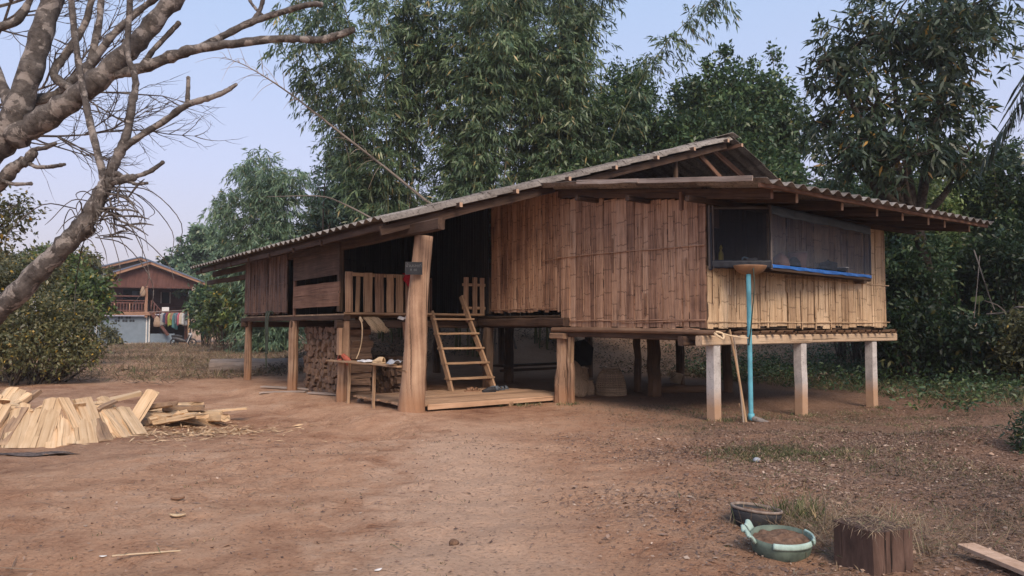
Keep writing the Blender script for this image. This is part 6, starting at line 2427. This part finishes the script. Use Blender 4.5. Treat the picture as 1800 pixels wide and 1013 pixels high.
crown_tree("hanging_shrub", "sparse leafy sprays hanging at the left edge under the stubby branch", "shrub", gxy(-5, 13.5), [bl(15, 375, 13.5, 45, 30), bl(5, 410, 13.5, 38, 36), bl(35, 360, 13.5, 35, 12)], 70, 11, .10, .05, 'bush_leaf', 404, .05, .2, limbs=True, top=at(-40, 440, 13.6))
crown_tree("garden_shrub", "yellow green shrub between the washing poles and the wing", "shrub", gxy(392, 42), [bl(390, 520, 42, 30, 34), bl(418, 545, 41, 30, 40), bl(375, 555, 42, 26, 34), bl(430, 490, 43, 22, 44)], 330, 16, .30, .14, 'light_leaf', 405, .08, .1, limbs=False, kind_parts=("stems", "foliage"))
crown_tree("garden_shrub", "dark shrub behind the lone washing pole", "shrub", gxy(370, 50), [bl(365, 555, 50, 34, 34), bl(352, 525, 50, 20, 26), bl(408, 575, 48, 40, 26)], 260, 16, .34, .16, 'ever_leaf', 406, .08, .1, limbs=False, kind_parts=("stems", "foliage"))
crown_tree("garden_shrub", "small shrub at the corner of the blue grey wall", "shrub", gxy(188, 56), [bl(190, 585, 56, 14, 16), bl(205, 596, 56, 10, 9)], 50, 12, .3, .14, 'bush_leaf', 407, .05, .1, limbs=False, kind_parts=("stems", "foliage"))
# dark plant in the right foreground
crown_tree("low_plant", "dark bushy plant on the bank at the right edge", "plant", gp(5.95, 8.55), [((6.0, 8.5, .26), (.34, .34, .26)), ((6.3, 8.6, .34), (.34, .34, .3))], 110, 14, .09, .022, 'dark_leaf', 408, .03, -.3, limbs=False, kind_parts=("stems", "foliage"), crad=.10)

rg = np.random.default_rng(77)


def scatter(n, fn, x0, x1, y0, y1):
    """n points with density fn in [0,1]"""
    out = []
    tot = 0
    for _ in range(60):
        x, y = rg.uniform(x0, x1, n), rg.uniform(y0, y1, n)
        k = rg.random(n) < fn(x, y)
        out.append(np.stack([x[k], y[k]], -1))
        tot += k.sum()
        if tot >= n:
            break
    return np.concatenate(out)[:n]


def hc(x, y):
    dx, dy = x - HO[0], y - HO[1]
    return dx * E1[0] + dy * E1[1], dx * E2[0] + dy * E2[1]


# fallen leaves: thick at the right, sparse over the trodden yard
def dens(x, y):
    a, b = hc(x, y)
    d = .055 + .945 * sst(.3, 2.6, x + 1.6 * vnoise(x * .8, y * .8, 21) - .05 * (y - 5)) * (.35 + .9 * (vnoise(x * 1.5, y * 1.5, 22) + .5))
    d = d * np.where((a > -.2) & (b > .2), .12, 1) * np.where((a > -3.4) & (b > 3.3), .1, 1)
    return np.clip(d, 0, 1)


pts = np.concatenate([scatter(46000, dens, -4, 7, 3.9, 10.5), scatter(16000, dens, -2, 13, 9, 17)])
N = len(pts)
bp = np.stack([pts[:, 0], pts[:, 1], gz(pts[:, 0], pts[:, 1]) + rg.uniform(.002, .018, N)], -1)
dr = rg.normal(size=(N, 3)) * [1, 1, .22]
Ls = rg.uniform(.012, .042, N) * np.where(rg.random(N) < .08, 1.9, 1)
lf = leaves("dry_leaf_litter", bp, dr, Ls, Ls * rg.uniform(.32, .6, N), 'dry_leaf', None, 5, .0, .75)
tag(lf, "brown fallen leaves littering the yard", "leaf litter", kind="stuff")
# clods and pebbles
pts = scatter(8000, lambda x, y: .25 + .5 * (vnoise(x * 1.2, y * 1.2, 30) + .5), -6, 7, 3.9, 13)
mb = MB()
for (x, y) in pts:
    r = float(rg.uniform(.003, .012)) * (1.9 if rg.random() < .04 else 1)
    z = float(gz(x, y))
    v = [(x + r * math.cos(q) * rg.uniform(.7, 1.3), y + r * math.sin(q) * rg.uniform(.7, 1.3), z - .002) for q in (0, 1.26, 2.51, 3.77, 5.03)]
    v.append((x + rg.uniform(-.3, .3) * r, y + rg.uniform(-.3, .3) * r, z + r * rg.uniform(.5, 1.0)))
    mb.add(v, [(k, (k + 1) % 5, 5) for k in range(5)], [[(0, 0)] * 3] * 5)
tag(mb.build("dirt_clods", 'ground', None), "small clods and pebbles on the dirt", "pebbles", kind="stuff")
# straws and twigs lying about
pts = scatter(900, lambda x, y: .2 + .8 * sst(-1, 3, x), -5, 8, 3.9, 13)
N = len(pts)
bp = np.stack([pts[:, 0], pts[:, 1], gz(pts[:, 0], pts[:, 1]) + rg.uniform(.004, .02, N)], -1)
tw = leaves("straw_litter", bp, rg.normal(size=(N, 3)) * [1, 1, .10], rg.uniform(.08, .42, N), rg.uniform(.004, .010, N), 'dry_weed', None, 6, 0, .8)
tag(tw, "straws and thin twigs lying on the dirt", "straw", kind="stuff")


# grass and weeds
def tufts(name, label, centres, nb, h, w, mat, seed, spread=.05, lean=.5):
    rs = np.random.default_rng(seed)
    n = len(centres) * nb
    ci = np.repeat(np.arange(len(centres)), nb)
    p = centres[ci] + rs.normal(size=(n, 2)) * spread
    bp = np.stack([p[:, 0], p[:, 1], gz(p[:, 0], p[:, 1]) - .005], -1)
    d = unit(rs.normal(size=(n, 3)) * [lean, lean, .15] + np.array([0, 0, 1.0]))
    L = h * rs.uniform(.35, 1.25, n)
    return tag(leaves(name, bp, d, L, w * rs.uniform(.7, 1.3, n), mat, None, seed, .25, .1), label, "grass", kind="stuff")


cgr = onground(1365, 797)
p_ = np.stack([rg.normal(cgr[0], .42, 330), rg.normal(cgr[1], .26, 330)], -1)
tufts("grass_patch", "patch of short green grass in the yard before the kitchen", p_, 9, .085, .008, 'grass', 1)
p_ = scatter(1100, lambda x, y: np.clip(sst(1.8, 3.4, x) * (vnoise(x * 1.3, y * 1.3, 40) * 2.2 + .25), 0, 1), .6, 9, 4.2, 14)
tufts("weedy_grass", "scattered green weeds among the fallen leaves", p_, 6, .075, .008, 'grass', 2)
p_ = scatter(150, lambda x, y: np.clip(vnoise(x * 2.3, y * 2.3, 41) * 3 - .4, 0, 1), -5, 2, 4.2, 11)
tufts("sparse_grass", "tiny green sprouts on the bare dirt", p_, 4, .035, .007, 'grass', 3, .02)
p_ = np.concatenate([np.stack([rg.normal(HW(a, b)[0], .14, 26), rg.normal(HW(a, b)[1], .12, 26)], -1) for a, b in ((.15, -.2), (.5, -.45), (2.5, -.2), (4.9, -.2), (-.2, 3.1), (-1.0, 3.45), (1.4, -.6))])
tufts("stilt_grass", "weeds growing round the feet of the stilts", p_, 6, .10, .009, 'grass', 4, .04)
p_ = scatter(2400, lambda x, y: np.clip(sst(1.2, 3.2, x) * (vnoise(x * 1.1, y * 1.1, 48) * 2.4 + .3), 0, 1), .4, 10, 4.0, 14)
tufts("dry_grass", "low dry grass among the fallen leaves at the right", p_, 8, .085, .006, 'dry_weed', 16, .07, 1.1)
# tall dry stems round the timber block
ct = onground(1440, 935)
p_ = np.concatenate([np.stack([rg.normal(ct[0], .20, 50), rg.normal(ct[1] + .15, .16, 50)], -1), np.stack([rg.normal(2.45, .32, 70), rg.normal(5.15, .22, 70)], -1), np.stack([rg.normal(3.3, .5, 60), rg.normal(5.6, .3, 60)], -1)])
tufts("dry_stems", "tangle of dry stems round the planters and timber block", p_, 12, .30, .004, 'dry_weed', 5, .07, .9)
p_ = np.stack([rg.normal(ct[0] - .05, .10, 26), rg.normal(ct[1] + .28, .08, 26)], -1)
tufts("green_stems", "upright green weeds behind the planters", p_, 7, .25, .010, 'grass', 6, .04, .35)
bw = np.random.default_rng(3)
n = 620
bx_ = np.stack([bw.uniform(-.168, .168, n), bw.uniform(-.168, .168, n)], -1)
c_, s_ = math.cos(.42), math.sin(.42)
blk = bpy.data.objects["timber_block"].location
bpz = np.stack([blk[0] + bx_[:, 0] * c_ - bx_[:, 1] * s_, blk[1] + bx_[:, 0] * s_ + bx_[:, 1] * c_, np.full(n, blk[2] + .225) + bw.uniform(0, .03, n)], -1)
mt_ = leaves("dry_thatch", bpz, bw.normal(size=(n, 3)) * [1, 1, .22] + np.stack([bx_[:, 0] * 2, bx_[:, 1] * 2, np.where(np.abs(bx_).max(1) > .14, -.45, 0.0)], -1), bw.uniform(.02, .085, n), .004, 'dry_weed', None, 9, .35, .5)
tag(mt_, "dry grass thatch matted over the timber block", "dry grass", kind="stuff")
for lb, pts_ in (("long bent dry stem arching over the planters", [(1440, 960, 5.3), (1452, 900, 5.3), (1440, 850, 5.35), (1418, 825, 5.4)]), ("long straw stem lying across the weeds at the right", [(1520, 880, 6.0), (1620, 905, 6.1), (1720, 925, 6.2), (1790, 938, 6.3)]), ("dry looping stem by the green planter", [(1440, 985, 4.9), (1480, 965, 5.0), (1470, 905, 5.2), (1455, 870, 5.3)])):
    q = [at(*p) for p in pts_]
    q[0][2] = float(gz(q[0][0], q[0][1]))
    o = thing("dry_stem", lb, "stem", q[0])
    mb = MB()
    mb.tube([c - q[0] for c in q], [.005, .005, .004, .002], 5, 0, 6)
    mb.build("stem", 'dry_weed', o)
# weeds on the bank behind and right of the house
def bank(x, y):
    a, b = hc(x, y)
    k = sst(13.0, 16.5, y + .2 * (x - 6) + 1.2 * vnoise(x * .6, y * .6, 44)) * (vnoise(x * .9, y * .9, 45) + .75)
    k = k * np.where((a < 6.6) & (b > -.6) & (a > -1) & (b < 13.5), 0, 1)
    return np.clip(k, 0, 1)


pts = scatter(4200, bank, 5.5, 24, 12.5, 27)
N = len(pts)
lp = 9
ci = np.repeat(np.arange(N), lp)
hh = rg.uniform(.05, .55, N)[ci] * rg.random(N * lp) ** .6
bp = np.stack([pts[ci, 0] + rg.normal(size=N * lp) * .13, pts[ci, 1] + rg.normal(size=N * lp) * .13, 0 * hh], -1)
bp[:, 2] = gz(bp[:, 0], bp[:, 1]) + hh
ug = leaves("undergrowth", bp, rg.normal(size=(N * lp, 3)) * [1, 1, .6], rg.uniform(.06, .15, N * lp), rg.uniform(.025, .06, N * lp), 'ever_leaf', None, 12, .15, .5)
tag(ug, "low dark undergrowth covering the bank right of the house", "undergrowth", kind="stuff")


p_ = scatter(2600, bank, 5.5, 22, 12.5, 24)
tufts("bank_grass", "tall green grass on the bank right of the house", p_, 9, .34, .012, 'grass', 17, .10, .6)


def bank2(x, y):
    a, b = hc(x, y)
    return np.clip(np.where((b > 14.0) | (a > 7.2), 1, 0) * (vnoise(x * .8, y * .8, 46) + .7), 0, 1)


pts = scatter(7500, bank2, -8, 16, 19, 36)
N = len(pts)
lp = 8
ci = np.repeat(np.arange(N), lp)
hh = rg.uniform(.02, .28, N)[ci] * rg.random(N * lp) ** .9
bp = np.stack([pts[ci, 0] + rg.normal(size=N * lp) * .16, pts[ci, 1] + rg.normal(size=N * lp) * .16, 0 * hh], -1)
bp[:, 2] = gz(bp[:, 0], bp[:, 1]) + hh
ug = leaves("rear_undergrowth", bp, rg.normal(size=(N * lp, 3)) * [1, 1, .5], rg.uniform(.04, .13, N * lp), rg.uniform(.018, .05, N * lp), 'bank_leaf', None, 13, .15, .5)
tag(ug, "leaf strewn weeds on the slope seen under the house", "undergrowth", kind="stuff")


# dry brush in the clearing at the left
def brush(x, y):
    a, b = hc(x, y)
    return np.clip((vnoise(x * .35, y * .35, 47) * 1.3 + .45) * np.where((a < -4.4) | (b > 14.2), 1, 0) * sst(18, 22, y), 0, 1)


pts = scatter(9000, brush, -34, -3, 18, 60)
N = len(pts)
lp = 12
ci = np.repeat(np.arange(N), lp)
d = unit(rg.normal(size=(N * lp, 3)) * [.8, .8, .3] + np.array([0, 0, .7]))
bp = np.stack([pts[ci, 0] + rg.normal(size=N * lp) * .2, pts[ci, 1] + rg.normal(size=N * lp) * .2, 0 * ci], -1)
bp[:, 2] = gz(bp[:, 0], bp[:, 1])
br_ = leaves("dry_brush", bp, d, rg.uniform(.10, .50, N * lp) * (.6 + .8 * (vnoise(bp[:, 0] * .3, bp[:, 1] * .3, 49) + .5)), rg.uniform(.008, .03, N * lp), 'dry_weed', None, 14, .25, .2)
tag(br_, "grey brown dry brush in the clearing before the far house", "dry brush", kind="stuff")
# single sheets of litter one can point at
for lb, x, y, m, s, rz in (("curled pink brown leaf lying alone in the yard", 312, 880, 'brown_shoe', .11, .4), ("torn tan bark scrap below the curled leaf", 312, 910, 'raffia', .12, .1), ("white scrap of plastic at the lower left", 181, 979, 'white_plastic', .045, .2),
                           ("long pale bamboo sliver lying in the dirt", 258, 976, 'raffia', .42, .22), ("dark clod lying in the dirt in front of the deck", 797, 958, 'soil', .07, 0), ("grey stone by the bench leg", 633, 706, 'grey_wood', .13, .5),
                           ("pale flat stone in the grass patch", 1330, 812, 'grey_cloth', .09, .1), ("white scrap at the bottom edge", 665, 1005, 'white_plastic', .05, .8)):
    q = onground(x, y)
    o = thing("litter_scrap" if "stone" not in lb and "clod" not in lb else "stone", lb, "litter" if "stone" not in lb and "clod" not in lb else "stone", gp(q[0], q[1], .006), rz)
    mb = MB()
    if s > .3:
        mb.beam((-s / 2, 0, .004), (s / 2, 0, .01), .014, .006, .002, 4)
        mb.build("sliver", m, o)
    elif "stone" in lb or "clod" in lb:
        mb.lathe([(s * .4, -.01), (s * .5, .0), (s * .45, s * .3), (s * .25, s * .45), (.002, s * .48)], n=12, sy=.75, wav=lambda a, i: 1 + .15 * math.sin(a * 3 + i))
        mb.build("stone", m, o, True)
    else:
        mb.grid(lambda u, t: ((u - .5) * s, (t - .5) * s * .55 * math.sin(math.pi * min(.97, max(.06, u))), s * .35 * (u - .5) ** 2 + s * .5 * (t - .5) ** 2), 8, 5)
        mb.build("scrap", m, o, True, solid=.003)

# ------------------------------------------------------------------ the evening air
def haze_box(x0, x1, y0, y1, z0, z1, density):
    t = NT("evening_air")
    t.n.remove(t.p)
    v = t.node("ShaderNodeVolumePrincipled")
    v.inputs["Color"].default_value = (.86, .86, .90, 1)
    v.inputs["Density"].default_value = density
    v.inputs["Anisotropy"].default_value = .2
    t.link(v.outputs[0], t.out.inputs["Volume"])
    mb = MB()
    mb.add([(x0, y0, z0), (x1, y0, z0), (x1, y1, z0), (x0, y1, z0), (x0, y0, z1), (x1, y0, z1), (x1, y1, z1), (x0, y1, z1)],
           [(3, 2, 1, 0), (4, 5, 6, 7), (0, 1, 5, 4), (1, 2, 6, 5), (2, 3, 7, 6), (3, 0, 4, 7)], [[(0, 0)] * 4] * 6)
    o = mb.build("haze", t.m)
    return tag(o, "thin evening haze over the yard and trees", "haze", kind="stuff")


haze_box(-520, 520, -80, 960, -2.5, 40, .0008)
